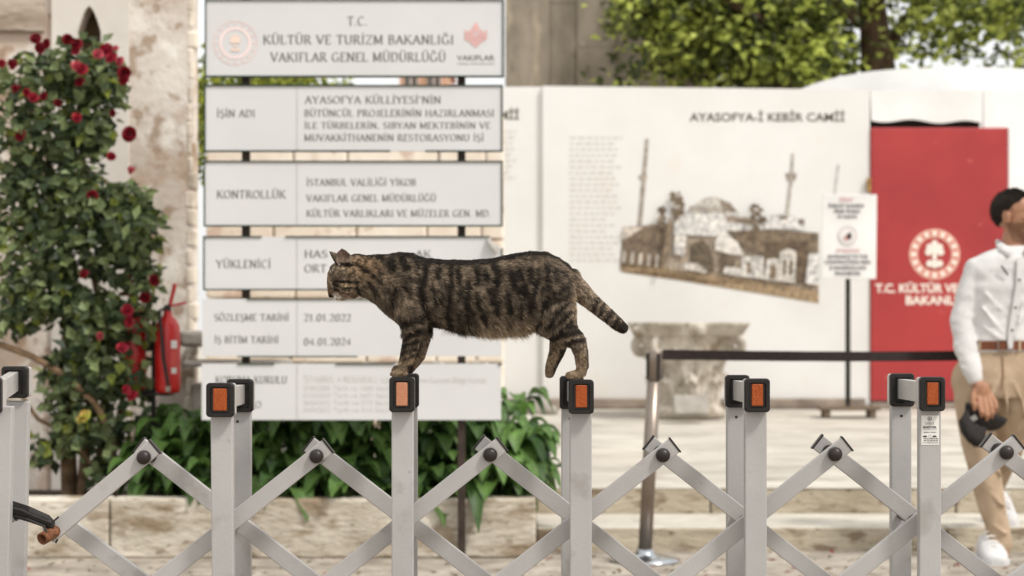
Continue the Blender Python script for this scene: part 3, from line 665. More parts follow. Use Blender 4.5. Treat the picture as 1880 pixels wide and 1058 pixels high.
panel(376, 922, 297, 415, full(376, 922, 297, 415), None,
      [('KONTROLLÜK', 397, 525, 350, 364), ('İSTANBUL VALİLİĞİ YİKOB', 562, 764, 329, 341), ('VAKIFLAR GENEL MÜDÜRLÜĞÜ', 562, 801, 358, 370), ('KÜLTÜR VARLIKLARI VE MÜZELER GEN. MD.', 562, 902, 386, 398)])
p4 = panel(375, 922, 435, 532, [(375, 435, 480, 435), (526, 435, 898, 435), (375, 532, 922, 532), (375, 435, 375, 532), (922, 455, 922, 532)], True,
      [('YÜKLENİCİ', 396, 498, 478, 492), ('HAS', 558, 602, 460, 473), ('AK', 762, 792, 460, 473), ('ORT', 558, 600, 486, 500)])
c = P(905, 446, YS)
MB().add([c+Vector((-.028, -.016, .03)), c+Vector((-.012, -.016, .006)), c+Vector((.014, -.016, -.02)), c+Vector((.034, -.016, -.026)), c+Vector((.024, -.05, -.05)), c+Vector((.0, -.06, -.03)), c+Vector((-.022, -.045, .0))], [(0, 1, 6), (1, 2, 5, 6), (2, 3, 4, 5)]).build('torn_corner', M_greystone, p4)
panel(372, 921, 549, 654, [(455, 549, 921, 549), (438, 655, 655, 655)], None,
      [('SÖZLEŞME TARİHİ', 393, 531, 577, 589), ('İŞ BİTİM TARİHİ', 393, 512, 618, 630), ('21.01.2022', 557, 645, 577, 590), ('04.01.2024', 557, 645, 621, 634)])
def p6x(m, y):
    sans_text(m, 'Tarih ve 1085 Sayılı', 612, 716, 707, 717, y, INK2)
    for k, (d, t) in enumerate([('07/04/2010', 'Tarih ve 3691 Sayılı'), ('06/04/2012', 'Tarih ve 573 Sayılı'), ('04/04/2012', 'Tarih ve 516 Sayılı')]):
        sans_text(m, d, 558, 606, 721+k*13.2, 730+k*13.2, y, INK2); sans_text(m, t, 612, 716, 721+k*13.2, 730+k*13.2, y, INK2)
    sans_text(m, '07/04/2005', 558, 606, 707, 717, y, INK2); sans_text(m, 'Kültür Varlıklarını Koruma Bölge Kurulu', 700, 893, 691, 703, y, INK2)
panel(371, 920, 668, 771, [(438, 668, 503, 668), (618, 668, 724, 668), (916, 669, 921, 669)], None,
      [('KORUMA KURULU', 395, 527, 691, 704), ('KARAR NO', 395, 480, 737, 749), ('İSTANBUL 4 NUMARALI', 557, 692, 690, 702, INK2)], True, p6x)

# ---------------------------------------------------------------- extinguishers by the roses
def extinguisher(px, y, ztop, zbot, label, rz):
    o = thing('fire_extinguisher', label, 'extinguisher', (P(px, 0, y).x, y, zbot), 'fire extinguishers by the roses', rz)
    r = .064; h = ztop-zbot
    MB().lathe([(.05, 0), (r-.004, .008), (r, .03), (r, h-.09), (r*.93, h-.055), (r*.7, h-.025), (.024, h-.008), (.02, h+.02)], (0, 0, 0), 28).build('body', M_redpaint, o, True, True)
    v = MB().box((0, 0, h+.03), (.034, .034, .04), bev=.006).build('valve', M_black, o, local=True)
    MB().box((.02, 0, h+.085), (.02, .022, .15), rot=Euler((0, R(14), 0)), bev=.006).box((.05, 0, h+.052), (.09, .02, .012), rot=Euler((0, R(-12), 0)), bev=.003).build('handle', M_redpaint, o, local=True)
    MB().rtube([(-.015, -.02, h+.03), (-.03, -.06, h+.02), (-.02, -.085, h-.06), (-.008, -.078, h-.22), (.012, -.077, h-.33), (.016, -.077, h-.36)], [.0085]*6, 10).build('hose', M_black, o, True, True)
    MB().box((.016, -.077, h-.375), (.026, .022, .03), bev=.005).build('nozzle', M_chrome, o, local=True)
    m = MB(); ry = r+.0012
    for z0, z1, a0, a1, c in ((h-.17, h-.13, -55, -25, (.75, .73, .7)), (h-.26, h-.18, -50, -22, (.6, .09, .08)), (.1, .13, -52, -26, (.7, .66, .62))):
        rg = [[(ry*math.sin(-R(a0+(a1-a0)*k/6)), -ry*math.cos(R(a0+(a1-a0)*k/6)), z) for k in range(7)] for z in (z0, z1)]
        m.loft(rg, col=c, cap=False, closed=False)
    m.build('label', M_print, o, local=True); return o
extinguisher(308, 9.6, P(0, 578, 9.6).z, P(0, 722, 9.6).z, 'bright red fire extinguisher in full view right of the roses', 0)
extinguisher(246, 9.66, P(0, 560, 9.7).z, P(0, 716, 9.7).z, 'dark red fire extinguisher half hidden among the rose leaves', R(150))
st = thing('bracket_stand', 'thin black stake holding the extinguishers beside the roses', 'stand', (P(281, 0, 9.62).x, 9.66, .2))
MB().tube([P(283, 585, 9.66), P(282, 700, 9.66), (P(281, 0, 9.66).x, 9.66, .15)], .012, 10).build('stake', M_black, st)
za = P(0, 640, 9.66).z
MB().box(((P(281, 0, 9.66).x+P(300, 0, 9.66).x)/2, 9.68, za), (.1, .012, .03), bev=.002).box((P(281, 0, 9.66).x-.045, 9.72, za), (.09, .012, .03), bev=.002).box(((P(281, 0, 9.66).x+P(300, 0, 9.66).x)/2, 9.665, P(0, 724, 9.66).z), (.14, .14, .012), bev=.002).box((P(256, 0, 9.7).x, 9.72, P(0, 719, 9.7).z), (.14, .14, .012), bev=.002).build('bracket', M_black, st)

# ---------------------------------------------------------------- rose
rs = thing('rose_bush', 'tall climbing rose full of crimson blooms against the plaster wall', 'rose bush', (P(140, 0, 9.6).x, 9.7, .22))
y0 = 9.75
m = MB()
def vine(pts, r0, r1, dy=0):
    q = [P(a, b, y0+dy+random.uniform(-.06, .06)) for a, b in pts]; n = len(q); m.rtube(q, [r0+(r1-r0)*k/(n-1) for k in range(n)], 8)
vine([(128, 905), (124, 800), (118, 690), (130, 560), (110, 430), (124, 300), (150, 180), (190, 110)], .045, .012)
vine([(150, 905), (160, 800), (172, 690), (185, 560), (150, 420), (90, 300), (40, 160)], .03, .008)
vine([(-20, 625), (60, 655), (120, 690), (175, 740), (205, 800), (206, 900)], .016, .018, -.25)
vine([(20, 700), (70, 770), (130, 800), (165, 850)], .01, .012, -.2)
vine([(200, 900), (215, 780), (240, 660), (250, 560), (230, 470), (270, 400)], .018, .006)
vine([(180, 880), (188, 760), (200, 640), (170, 510)], .022, .01, -.1)
vine([(110, 430), (50, 480), (-20, 500)], .012, .006); vine([(124, 300), (190, 330), (240, 380), (290, 400)], .012, .004); vine([(150, 420), (210, 420), (270, 470), (285, 510)], .01, .004)
m.build('stem', M_stem, rs, True)
def B(px, py, rx, ry, wt, y=9.6, d=.25): return (P(px, py, y), (L(rx, y), d, L(ry, y)), wt)
sp = [B(150, 125, 75, 55, 7), B(60, 160, 75, 60, 5), B(195, 150, 42, 50, 4), B(30, 270, 60, 90, 6), B(120, 240, 75, 70, 7), B(175, 235, 40, 55, 3), B(60, 360, 75, 70, 6), B(140, 350, 62, 70, 6), B(205, 400, 70, 62, 7), B(255, 420, 45, 50, 4, 9.5),
      B(60, 450, 80, 70, 7), B(150, 450, 70, 60, 5), B(235, 370, 40, 36, 3), B(50, 540, 70, 60, 7), B(115, 545, 50, 50, 5), B(30, 585, 50, 30, 2), B(170, 600, 46, 70, 5), B(240, 590, 48, 50, 4), B(270, 520, 26, 40, 2), B(190, 690, 62, 60, 5), B(150, 650, 45, 45, 3), B(120, 690, 36, 50, 3),
      B(240, 700, 30, 50, 2), B(205, 780, 45, 50, 2), B(170, 560, 40, 30, 2), B(140, 780, 45, 60, 2.6), B(80, 820, 40, 40, 1.0), B(200, 850, 40, 40, 1.4), B(230, 480, 46, 40, 3), B(150, 780, 20, 60, 1), B(100, 750, 30, 30, .8)]
pos, d = blobs(sp, 5000); n = len(pos)
nrm = unit(d*.6+NR.normal(size=(n, 3))*.55+np.array([0, -.5, .5])); tip = unit(np.cross(nrm, NR.normal(size=(n, 3)))+np.array([0, -.1, -.5])); tip = unit(tip-nrm*(tip*nrm).sum(1)[:, None])
k = (NR.random(n)**1.6)[:, None]; cols = (1-k)*np.array([.026, .046, .018])+k*np.array([.26, .32, .13])
yl = NR.random(n) < .07; cols[yl] = np.array([.26, .30, .05])*(.6+.5*NR.random(yl.sum()))[:, None]
m = MB(); leaf_cards(m, pos, nrm, tip, NR.uniform(.045, .092, n), NR.uniform(.038, .066, n), cols); m.build('foliage', M_leaf, rs)
def rose_mesh(col, r=.034):
    m = MB(); m.ell((0, 0, 0), (r*.4, r*.4, r*.45), nu=8, nv=6, col=[c*.6 for c in col])
    for ring, (k, rr, up) in enumerate([(3, .45, .95), (5, .72, .7), (6, 1.0, .35), (6, 1.12, .0)]):
        for i in range(k):
            a = 2*math.pi*(i+ring*.37)/k; wq = 1.25*math.pi/k; rows = []
            for v in (0, .45, .8, 1):
                rad = r*(.2+rr*v**.8); z = r*(-.35+up*v*1.0+ (.25 if ring < 2 else -.05)*v*v); ww = wq*(1.0 if v < .9 else .7)
                rows.append([(rad*math.cos(a+u*ww), rad*math.sin(a+u*ww), z-abs(u)*r*.12*v) for u in (-1, -.5, 0, .5, 1)])
            c = [x*random.uniform(.75, 1.2) for x in col]
            m.loft(rows, col=c, cap=False, closed=False)
    return m
rm = {'d': rose_mesh((.20, .006, .014)), 'm': rose_mesh((.38, .02, .04)), 'p': rose_mesh((.52, .09, .12)), 'y': rose_mesh((.62, .5, .12), .04)}
rproto = {}
for px, py, q, s in [(66, 70, 'd', 1), (72, 88, 'd', 1.1), (84, 80, 'd', 1), (140, 80, 'd', 1.2), (125, 72, 'd', 1), (138, 92, 'm', 1), (193, 92, 'm', 1.3), (203, 104, 'm', 1.1), (180, 98, 'p', 1), (212, 88, 'p', .7), (219, 112, 'p', 1), (229, 134, 'd', 1.3), (226, 146, 'd', 1), (142, 121, 'p', 1.3), (150, 126, 'm', 1.1), (145, 149, 'd', .9),
                     (22, 117, 'd', 1.1), (2, 116, 'm', .8), (28, 162, 'd', 1), (48, 170, 'm', .8), (62, 178, 'm', 1), (79, 176, 'd', .8), (142, 215, 'm', 1), (238, 246, 'd', 1.5), (204, 286, 'm', .9), (240, 312, 'p', .9), (36, 248, 'd', 1.2), (168, 359, 'd', 1.1), (153, 502, 'd', 1), (234, 568, 'm', 1.2), (236, 591, 'm', 1.1), (183, 617, 'p', .8), (225, 637, 'm', 1), (265, 547, 'd', 1), (284, 514, 'd', 1.1), (242, 725, 'm', 1.1), (231, 714, 'm', .9), (206, 208, 'd', .8), (107, 188, 'd', .8), (155, 763, 'y', 1.25), (146, 770, 'y', .8)]:
    lab = {'d': 'dark crimson rose', 'm': 'crimson rose', 'p': 'pink red rose', 'y': 'pale yellow rose'}[q]
    if q not in rproto: o = rm[q].build('rose', M_petal, rs, True, True); rproto[q] = o
    else: o = rproto[q].copy(); COL.objects.link(o)
    o['label'] = lab
    yy = 9.34+random.uniform(-.03, .05) if py < 700 else 9.3
    o.location = P(px, py, yy)-rs.location; o.scale = (s*.62*random.uniform(.75, 1.15), s*.62, s*.62*random.uniform(.7, 1.1))
    o.rotation_euler = (R(random.uniform(40, 100)), R(random.uniform(-30, 30)), R(random.uniform(-40, 40)))

# ---------------------------------------------------------------- leafy plants in the planter
def bent_leaf(mb, base, az, length, width, droop, rise, col):
    d = Vector((math.cos(az), math.sin(az), 0)); s = Vector((-d.y, d.x, 0)); rows = []
    for q in (0, .12, .3, .5, .7, .87, 1):
        h = rise*math.sin(q*2.2)*length-droop*q*q*length
        c = base+d*(q*length*(1-.25*droop*q))+Vector((0, 0, h)); wv = width*(math.sin(math.pi*min(1, q**.75))**.8)*.5+.001
        rows.append([c-s*wv+Vector((0, 0, wv*.35)), c-s*wv*.5+Vector((0, 0, wv*.05)), c, c+s*wv*.5+Vector((0, 0, wv*.05)), c+s*wv+Vector((0, 0, wv*.35))])
    n0 = len(mb.v); mb.loft(rows, col=col, cap=False, closed=False)
    for r in range(7):
        for u in (1, 2, 3):
            i = n0+r*5+u; k_ = 1.18 if u == 2 else .93; mb.c[i] = tuple(x*k_ for x in mb.c[i][:3])+(1,)
def leafy(px, pyb, y, hgt, nl, size, seed, name='leafy_plant', label='', group='leafy plants under the sign', light=0):
    rnd = random.Random(seed); o = thing(name, label, 'plant', (P(px, 0, y).x, y, .21), group)
    m = MB(); ms = MB(); top = Vector((0, 0, 0))
    for k in range(nl):
        q = rnd.random()**.7; a = rnd.uniform(0, 2*math.pi)
        if math.sin(a) > .3 and rnd.random() < .6: a = -a
        rr = rnd.uniform(.02, .13)*(1.3-.4*q)
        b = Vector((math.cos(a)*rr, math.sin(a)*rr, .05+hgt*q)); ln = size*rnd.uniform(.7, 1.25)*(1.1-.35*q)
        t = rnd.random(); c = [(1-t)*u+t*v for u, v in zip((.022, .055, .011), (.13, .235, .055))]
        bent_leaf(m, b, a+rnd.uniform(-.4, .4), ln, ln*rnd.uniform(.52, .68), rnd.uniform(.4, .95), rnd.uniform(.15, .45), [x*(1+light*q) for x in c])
        if k % 3 == 0: ms.tube([Vector((b.x*.25, b.y*.25, 0)), b*.6+Vector((0, 0, b.z*.2)), b], [.006, .005, .003], 6)
    ms.build('stem', M_stemg, o, True, True); m.build('foliage', M_leaf, o, True, True); return o
M_stemg = flat('green_stem', (.06, .10, .03, 1), scale=10)
LG = 'broad leaved green plants filling the planter under the sign'
spots = [(300, 9.55, .36, 34, .17), (360, 9.5, .40, 40, .18), (425, 9.55, .42, 40, .17), (490, 9.5, .45, 44, .18), (555, 9.5, .43, 44, .19), (620, 9.45, .46, 44, .18), (690, 9.5, .44, 44, .19), (755, 9.5, .45, 42, .18), (815, 9.45, .45, 44, .19), (870, 9.5, .46, 46, .18), (925, 9.45, .46, 46, .17), (962, 9.5, .34, 36, .15),
         (330, 9.95, .42, 30, .17), (450, 9.95, .48, 30, .17), (585, 9.95, .52, 34, .17), (720, 9.95, .52, 34, .17), (850, 9.95, .52, 34, .17), (940, 9.9, .50, 36, .16), (905, 9.3, .22, 22, .17), (275, 9.4, .2, 20, .13), (655, 9.3, .18, 18, .18), (520, 9.32, .16, 16, .16), (400, 9.3, .16, 16, .15), (775, 9.3, .16, 16, .17)]
names = ['leftmost broad leaved plant, below the red fire extinguisher', 'broad leaved plant just left of the first full barrier post', 'broad leaved plant right behind the first full barrier post', 'broad leaved plant right of the first full barrier post below the sign', 'broad leaved plant below the divider line of the sign, left of the second arch peak', 'broad leaved plant right of the second barrier arch peak below the sign',
 'broad leaved plant left of the barrier post that carries the front paws', 'broad leaved plant behind the barrier post that carries the front paws', 'broad leaved plant just left of the dark sign post', 'broad leaved plant just right of the dark sign post', 'tall broad leaved plant left of the end of the planter', 'rightmost broad leaved plant drooping at the planter end']
for i, (px, y, h, nl, sz) in enumerate(spots):
    lb = names[i] if i < 12 else 'broad leaved plant in the shaded back row of the planter below the sign' if y > 9.8 else 'low broad leaved plant at the front edge of the planter'
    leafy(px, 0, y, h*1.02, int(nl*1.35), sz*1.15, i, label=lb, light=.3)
o = thing('leafy_plant', 'single long leaf hanging over the planter edge beside the dark sign post', 'plant', (P(866, 0, 9.1).x, 9.16, .29)); m = MB()
bent_leaf(m, Vector((0, .05, .06)), R(-80), .26, .085, .95, .1, (.05, .11, .02)); MB().tube([(0, .1, 0), (0, .05, .06)], .005, 6).build('stem', M_stemg, o, True, True); m.build('foliage', M_leaf, o, True, True)
# low herb at the foot of the rose and a weed by the steps
def herb(name, label, px, y, z, rx, h, n, sz, col):
    o = thing(name, label, 'plant', (P(px, 0, y).x, y, z)); m = MB()
    ps, d = blobs([(Vector((0, 0, h*.5)), (rx, rx*.7, h*.5), 1)], n); nr = unit(NR.normal(size=(n, 3))+np.array([0, -.4, .8])); tp = unit(np.cross(nr, NR.normal(size=(n, 3)))); kk = NR.random(n)[:, None]
    leaf_cards(m, ps, nr, tp, NR.uniform(.6, 1.3, n)*sz, NR.uniform(.4, .8, n)*sz, np.array(col)*(.5+kk)); m.build('foliage', M_leaf, o)
    s = MB()
    for q in range(6): s.tube([(random.uniform(-.3, .3)*rx, 0, -.01), (random.uniform(-.8, .8)*rx, random.uniform(-.4, .4)*rx, h*.8)], .003, 5)
    s.build('stem', M_stemg, o); return o
herb('herb', 'wide low green herb mound at the left foot of the roses', 100, 9.36, .24, .16, .2, 420, .034, (.07, .12, .03))
herb('herb', 'low small leaved green herb at the foot of the roses', 135, 9.42, .22, .13, .16, 420, .03, (.07, .12, .03))
herb('herb', 'small leaved green herb under the roses beside the big leaves', 205, 9.5, .22, .14, .14, 320, .034, (.06, .12, .03))
herb('weed', 'small green weed growing at the planter corner by the steps', 998, 9.32, .0, .035, .14, 60, .04, (.07, .13, .03))
herb('weed', 'tiny green weed at the foot of the lower step', 1497, 9.34, .0, .03, .035, 50, .02, (.08, .14, .03))
herb('weed', 'tiny green weed in the street crack in front of the planter', 84, 8.9, .0, .04, .04, 40, .02, (.07, .12, .03))
herb('weed', 'low green weed in the street below the first barrier arch', 160, 8.75, .0, .05, .03, 60, .02, (.06, .10, .03))

m = MB(); n = 260; pos = np.c_[NR.uniform(-3.2, 3.0, n), NR.uniform(8.3, 9.35, n), np.full(n, .006)]; nr = unit(NR.normal(size=(n, 3))*.25+np.array([0, 0, 1])); tp = unit(np.cross(nr, NR.normal(size=(n, 3))))
cc = np.array([(.20, .14, .07), (.12, .09, .05), (.30, .03, .03), (.10, .12, .04), (.3, .24, .15)])[NR.integers(0, 5, n)]
leaf_cards(m, pos, nr, tp, NR.uniform(.015, .05, n), NR.uniform(.01, .025, n), cc); tag(m.build('leaf_litter', M_leaf), kind='stuff')
# ---------------------------------------------------------------- trees behind
def tree(name, label, trunk, limbs, blobl, n, size, lo, hi, group=None, y=19):
    b = P(trunk[0][0], trunk[0][1], y); o = thing(name, label, 'tree', (b.x, y, forecourt_z(y)), group)
    m = MB(); q = [Vector((b.x, y, .38))]+[P(a, c, y) for a, c, r in trunk]; m.tube(q, [L(trunk[0][2], y)*1.25]+[L(r, y) for a, c, r in trunk], 14); m.build('trunk', M_bark, o, True)
    m = MB()
    for l in limbs: m.tube([P(a, c, y+dd) for a, c, r, dd in l], [L(r, y) for a, c, r, dd in l], 8)
    if limbs: m.build('limb', M_bark, o, True)
    sp = [(P(a, c, y+dd), (L(rx, y), 1.1, L(rz, y)), wt) for a, c, rx, rz, wt, dd in blobl]
    # leaves gathered in sprays
    Q = 15; ns = n//Q; pc, d = blobs(sp, ns); pos = np.repeat(pc, Q, 0)+NR.normal(size=(ns*Q, 3))*np.array([.17, .17, .085]); nn = len(pos)
    nr = unit(NR.normal(size=(nn, 3))*.6+np.array([0, -.3, .9])); tp = unit(np.cross(nr, NR.normal(size=(nn, 3)))+np.array([0, 0, -.3])); tp = unit(tp-nr*(tp*nr).sum(1)[:, None])
    ks = np.where(NR.random(ns) < .42, NR.uniform(.45, 1.0, ns), NR.uniform(0, .16, ns)); k = np.clip(np.repeat(ks, Q)*NR.uniform(.75, 1.15, nn)+NR.uniform(0, .06, nn), 0, 1)[:, None]; cols = (1-k)*np.array(lo)+k*np.array(hi)
    m = MB(); leaf_cards(m, pos, nr, tp, NR.uniform(.075, .14, nn)*size, NR.uniform(.06, .10, nn)*size, cols); m.build('crown', M_leaft, o); return o
tree('tree', 'large leafy tree with a dark trunk behind the white tent roof', [(1614, 700, 34), (1613, 135, 32), (1606, 60, 27), (1600, -20, 22), (1596, -160, 15)],
     [[(1612, 130, 18, 0), (1640, 70, 13, .2), (1700, -10, 9, .4), (1790, -80, 5, .5)], [(1606, 60, 14, 0), (1540, 10, 10, -.3), (1440, -30, 7, -.5), (1340, -60, 4, -.6)], [(1600, -20, 12, 0), (1660, -90, 8, .3), (1760, -150, 4, .4)]],
     [(1715, 4, 95, 34, 4, 0), (1845, 18, 70, 42, 3.6, 0), (1672, 48, 36, 24, 1.0, 0), (1648, 106, 24, 24, .5, 0), (1735, 92, 20, 10, .3, 0), (1868, 98, 20, 24, .7, 0), (1790, 62, 34, 12, .5, 0), (1570, -30, 80, 40, 3, 0), (1700, -90, 220, 60, 6, 0), (1540, 26, 30, 34, 1.0, .6), (1950, 20, 80, 70, 4, 0)], 3800, 1.0, (.025, .04, .008), (.62, .68, .15))
tree('tree', 'dense dark green tree overhanging the hoarding in front of the stone pier', [(1430, 700, 26), (1430, 200, 22), (1436, 60, 16), (1440, -60, 12)],
     [[(1430, 150, 12, 0), (1375, 75, 8, -.6), (1290, 25, 4, -.7), (1220, 0, 2, -.7)], [(1436, 60, 12, -.3), (1350, 10, 8, -1.1), (1290, -40, 5, -1.2)], [(1434, 100, 10, 0), (1500, 40, 7, .2), (1540, -30, 4, .3)], [(1370, 70, 5, -.3), (1240, 110, 3, -.8), (1140, 145, 1.5, -1)]],
     [(1265, 15, 95, 42, 6, -.6), (1380, 60, 130, 75, 12, 0), (1460, 45, 90, 95, 9, .2), (1400, 120, 110, 38, 6, 0), (1300, 95, 95, 42, 6, -.3), (1195, 2, 34, 20, 1.4, -.6), (1480, 130, 70, 30, 3, 0), (1240, 100, 40, 26, 1.2, -.7), (1146, 143, 12, 5, .3, -1), (1160, 46, 12, 6, .3, -.8), (1340, -60, 220, 60, 8, 0), (1540, 100, 30, 40, .8, .4)], 11500, 1.0, (.014, .022, .005), (.60, .67, .14))
tree('tree', 'pale green leafy tree between the plaster wall and the sign', [(470, 700, 12), (470, 320, 11), (475, 200, 8)], [[(470, 300, 6, 0), (420, 220, 4, -.2), (380, 170, 2, -.3)], [(472, 260, 6, 0), (530, 190, 4, .2)]],
     [(440, 210, 85, 90, 6, 0), (520, 170, 62, 50, 5, 0), (372, 235, 24, 105, 4, -.3)], 4200, .62, (.08, .11, .015), (.50, .54, .08), y=14)
# ---------------------------------------------------------------- retractable belt stanchions
def stanchion(px0, px1, ybase, label, belt=None):
    b = P(px1, 0, ybase); o = thing('belt_stanchion', label, 'stanchion', (b.x, ybase, 0), 'belt stanchions'); tx = P(px0, 0, ybase).x-b.x
    MB().lathe([(.0, 0), (.165, 0), (.17, .006), (.165, .014), (.12, .024), (.06, .03), (.045, .04), (.04, .06)], (0, 0, 0), 40).build('base', M_chromeb, o, True, True)
    MB().tube([(0, 0, .04), (tx*.9, 0, .90)], .0325, 24).build('pole', M_chrome, o, True, True)
    ax = Euler((0, math.atan2(tx, .99), 0)).to_matrix()
    m = MB().lathe([(.02, .86), (.036, .862), (.037, .99), (.034, .998), (.0, 1.0)], (0, 0, 0), 28, axis=ax); m.build('head', M_chrome, o, True, True)
    m = MB()
    for a in (0, 90, 180, 270):
        t = R(a+25); m.box(ax @ Vector((.036*math.cos(t), .036*math.sin(t), .925)), (.012, .018, .12), rot=Euler((0, 0, t)), bev=.002)
    m.build('slot', M_black, o, local=True)
    if belt:
        p0 = b+Vector((tx, 0, 0)); p0.z = 0; rows = []
        for k in range(25):
            q = k/24; x = p0.x+.036+(belt[0]-p0.x-.072)*q; y = ybase+(belt[1]-ybase)*q; zc = .978-.006*math.sin(math.pi*q)*2
            a = .024+.0004*math.sin(k*2.1); tw = .004*math.sin(q*9)
            rows.append([Vector((x, y-.0012+tw, zc-a)), Vector((x, y+.0012+tw, zc-a)), Vector((x, y+.0012-tw, zc+a)), Vector((x, y-.0012-tw, zc+a))])
        MB().loft(rows).build('belt', M_belt, o)
    return o
stanchion(1203, 1184, 8.95, 'steel belt stanchion with round chrome base between the steps and the barrier', (P(2010, 0, 9.4).x, 9.4))
stanchion(2012, 2010, 9.4, 'steel belt stanchion at the far end of the belt beyond the man')

# ---------------------------------------------------------------- expanding scissor barrier
M_alu = pm('grey_painted_metal', [s2l(158, 155, 153), s2l(170, 167, 165)], 3, .42, .06, spots=[(11, s2l(136, 129, 122), .58, .5), (34, s2l(112, 100, 90), .68, .45), (70, s2l(140, 130, 122), .74, .5), (260, s2l(96, 84, 76), .79, .7), (18, s2l(166, 158, 150), .66, .4)], spec=.4, bscale=160)
M_alubar = pm('bar_metal', [s2l(160, 156, 153), s2l(173, 169, 166)], 4, .4, .05, spots=[(12, s2l(138, 130, 122), .6, .5), (38, s2l(112, 100, 90), .68, .45), (90, s2l(140, 128, 118), .72, .6), (240, s2l(90, 80, 72), .78, .7)], spec=.45, bscale=160)
M_silver = pm('cap_side_metal', [s2l(176, 172, 168), s2l(196, 192, 188)], 10, .35, 0, metallic=.4, spots=(60, s2l(120, 108, 98), .66, .6))
M_frameblk = pm('black_cap_rubber', [s2l(18, 14, 12), s2l(30, 25, 22)], 40, .5, .08, spec=.35, spots=(120, s2l(92, 82, 76), .68, .5))
def refl_mat(name, a, b):
    m = pm(name, [a, b], 420, .3, .3, spec=.3, bscale=700, lo=.38, hi=.62, spots=(55, tuple(v*.45 for v in a[:3])+(1,), .66, .5)); return m
M_refl = refl_mat('orange_reflector', s2l(132, 54, 14), s2l(172, 84, 32)); M_reflp = refl_mat('faded_reflector', s2l(172, 112, 82), s2l(188, 130, 100))
M_rust = pm('rusty_tube', [s2l(84, 52, 34), s2l(134, 88, 60)], 40, .8, .4)
M_knob = pm('dark_knob', [s2l(30, 24, 21), s2l(44, 36, 32)], 30, .42, .05, spec=.4)
DF = 4.0; YF, YR, YA, YB = 4.0, 4.272, 4.048, 4.128
br = thing('expanding_barrier', 'grey expanding scissor barrier with orange reflectors that the cat walks on', 'barrier', (P(1065, 0, YF).x, 4.1, 0))
def end_cap(parent, c, wd, ht, dep, refl, face):
    """sleeve with a black rounded frame; face=-1 towards the street (with reflector), +1 away"""
    MB().box(c, (wd-.003, dep, ht-.003), bev=.006, seg=3).build('cap_sleeve', M_silver, parent)
    fy = c.y+face*(dep/2+.004); t = .0088; m = MB()
    n = 40; rings = []
    def rr(a, b, r, y):
        o = []
        for k in range(n):
            th = 2*math.pi*(k+.5)/n; cx, sx = math.cos(th), math.sin(th)
            x0 = (a-r)*(1 if cx > 0 else -1)+r*cx*1.0; z0 = (b-r)*(1 if sx > 0 else -1)+r*sx
            o.append(Vector((c.x+x0, y, c.z+z0)))
        return o
    w2, h2 = wd/2, ht/2; f0 = c.y+face*(dep/2-.012); f1 = fy; f2 = fy+face*.003
    rings = [rr(w2-.002, h2-.002, .008, f0), rr(w2, h2, .008, f0+face*.002), rr(w2, h2, .008, f1), rr(w2-.002, h2-.002, .008, f2), rr(w2-t, h2-t, .005, f2), rr(w2-t-.0015, h2-t-.0015, .004, f1-face*.003)]
    if face > 0: rings = [r[::-1] for r in rings]
    m.loft(rings, cap=True); m.build('frame', M_frameblk, parent, False)
    if refl:
        m = MB().box((c.x, c.y+face*(dep/2+.0022), c.z+.001), (wd-2*t-.0115, .008, ht-2*t-.007), bev=.002)
        m.build('reflector', refl, parent)
        MB().box((c.x, c.y+face*(dep/2+.0009), c.z), (wd-2*t-.002, .004, ht-2*t-.002), bev=.0008).build('backing', M_black, parent)
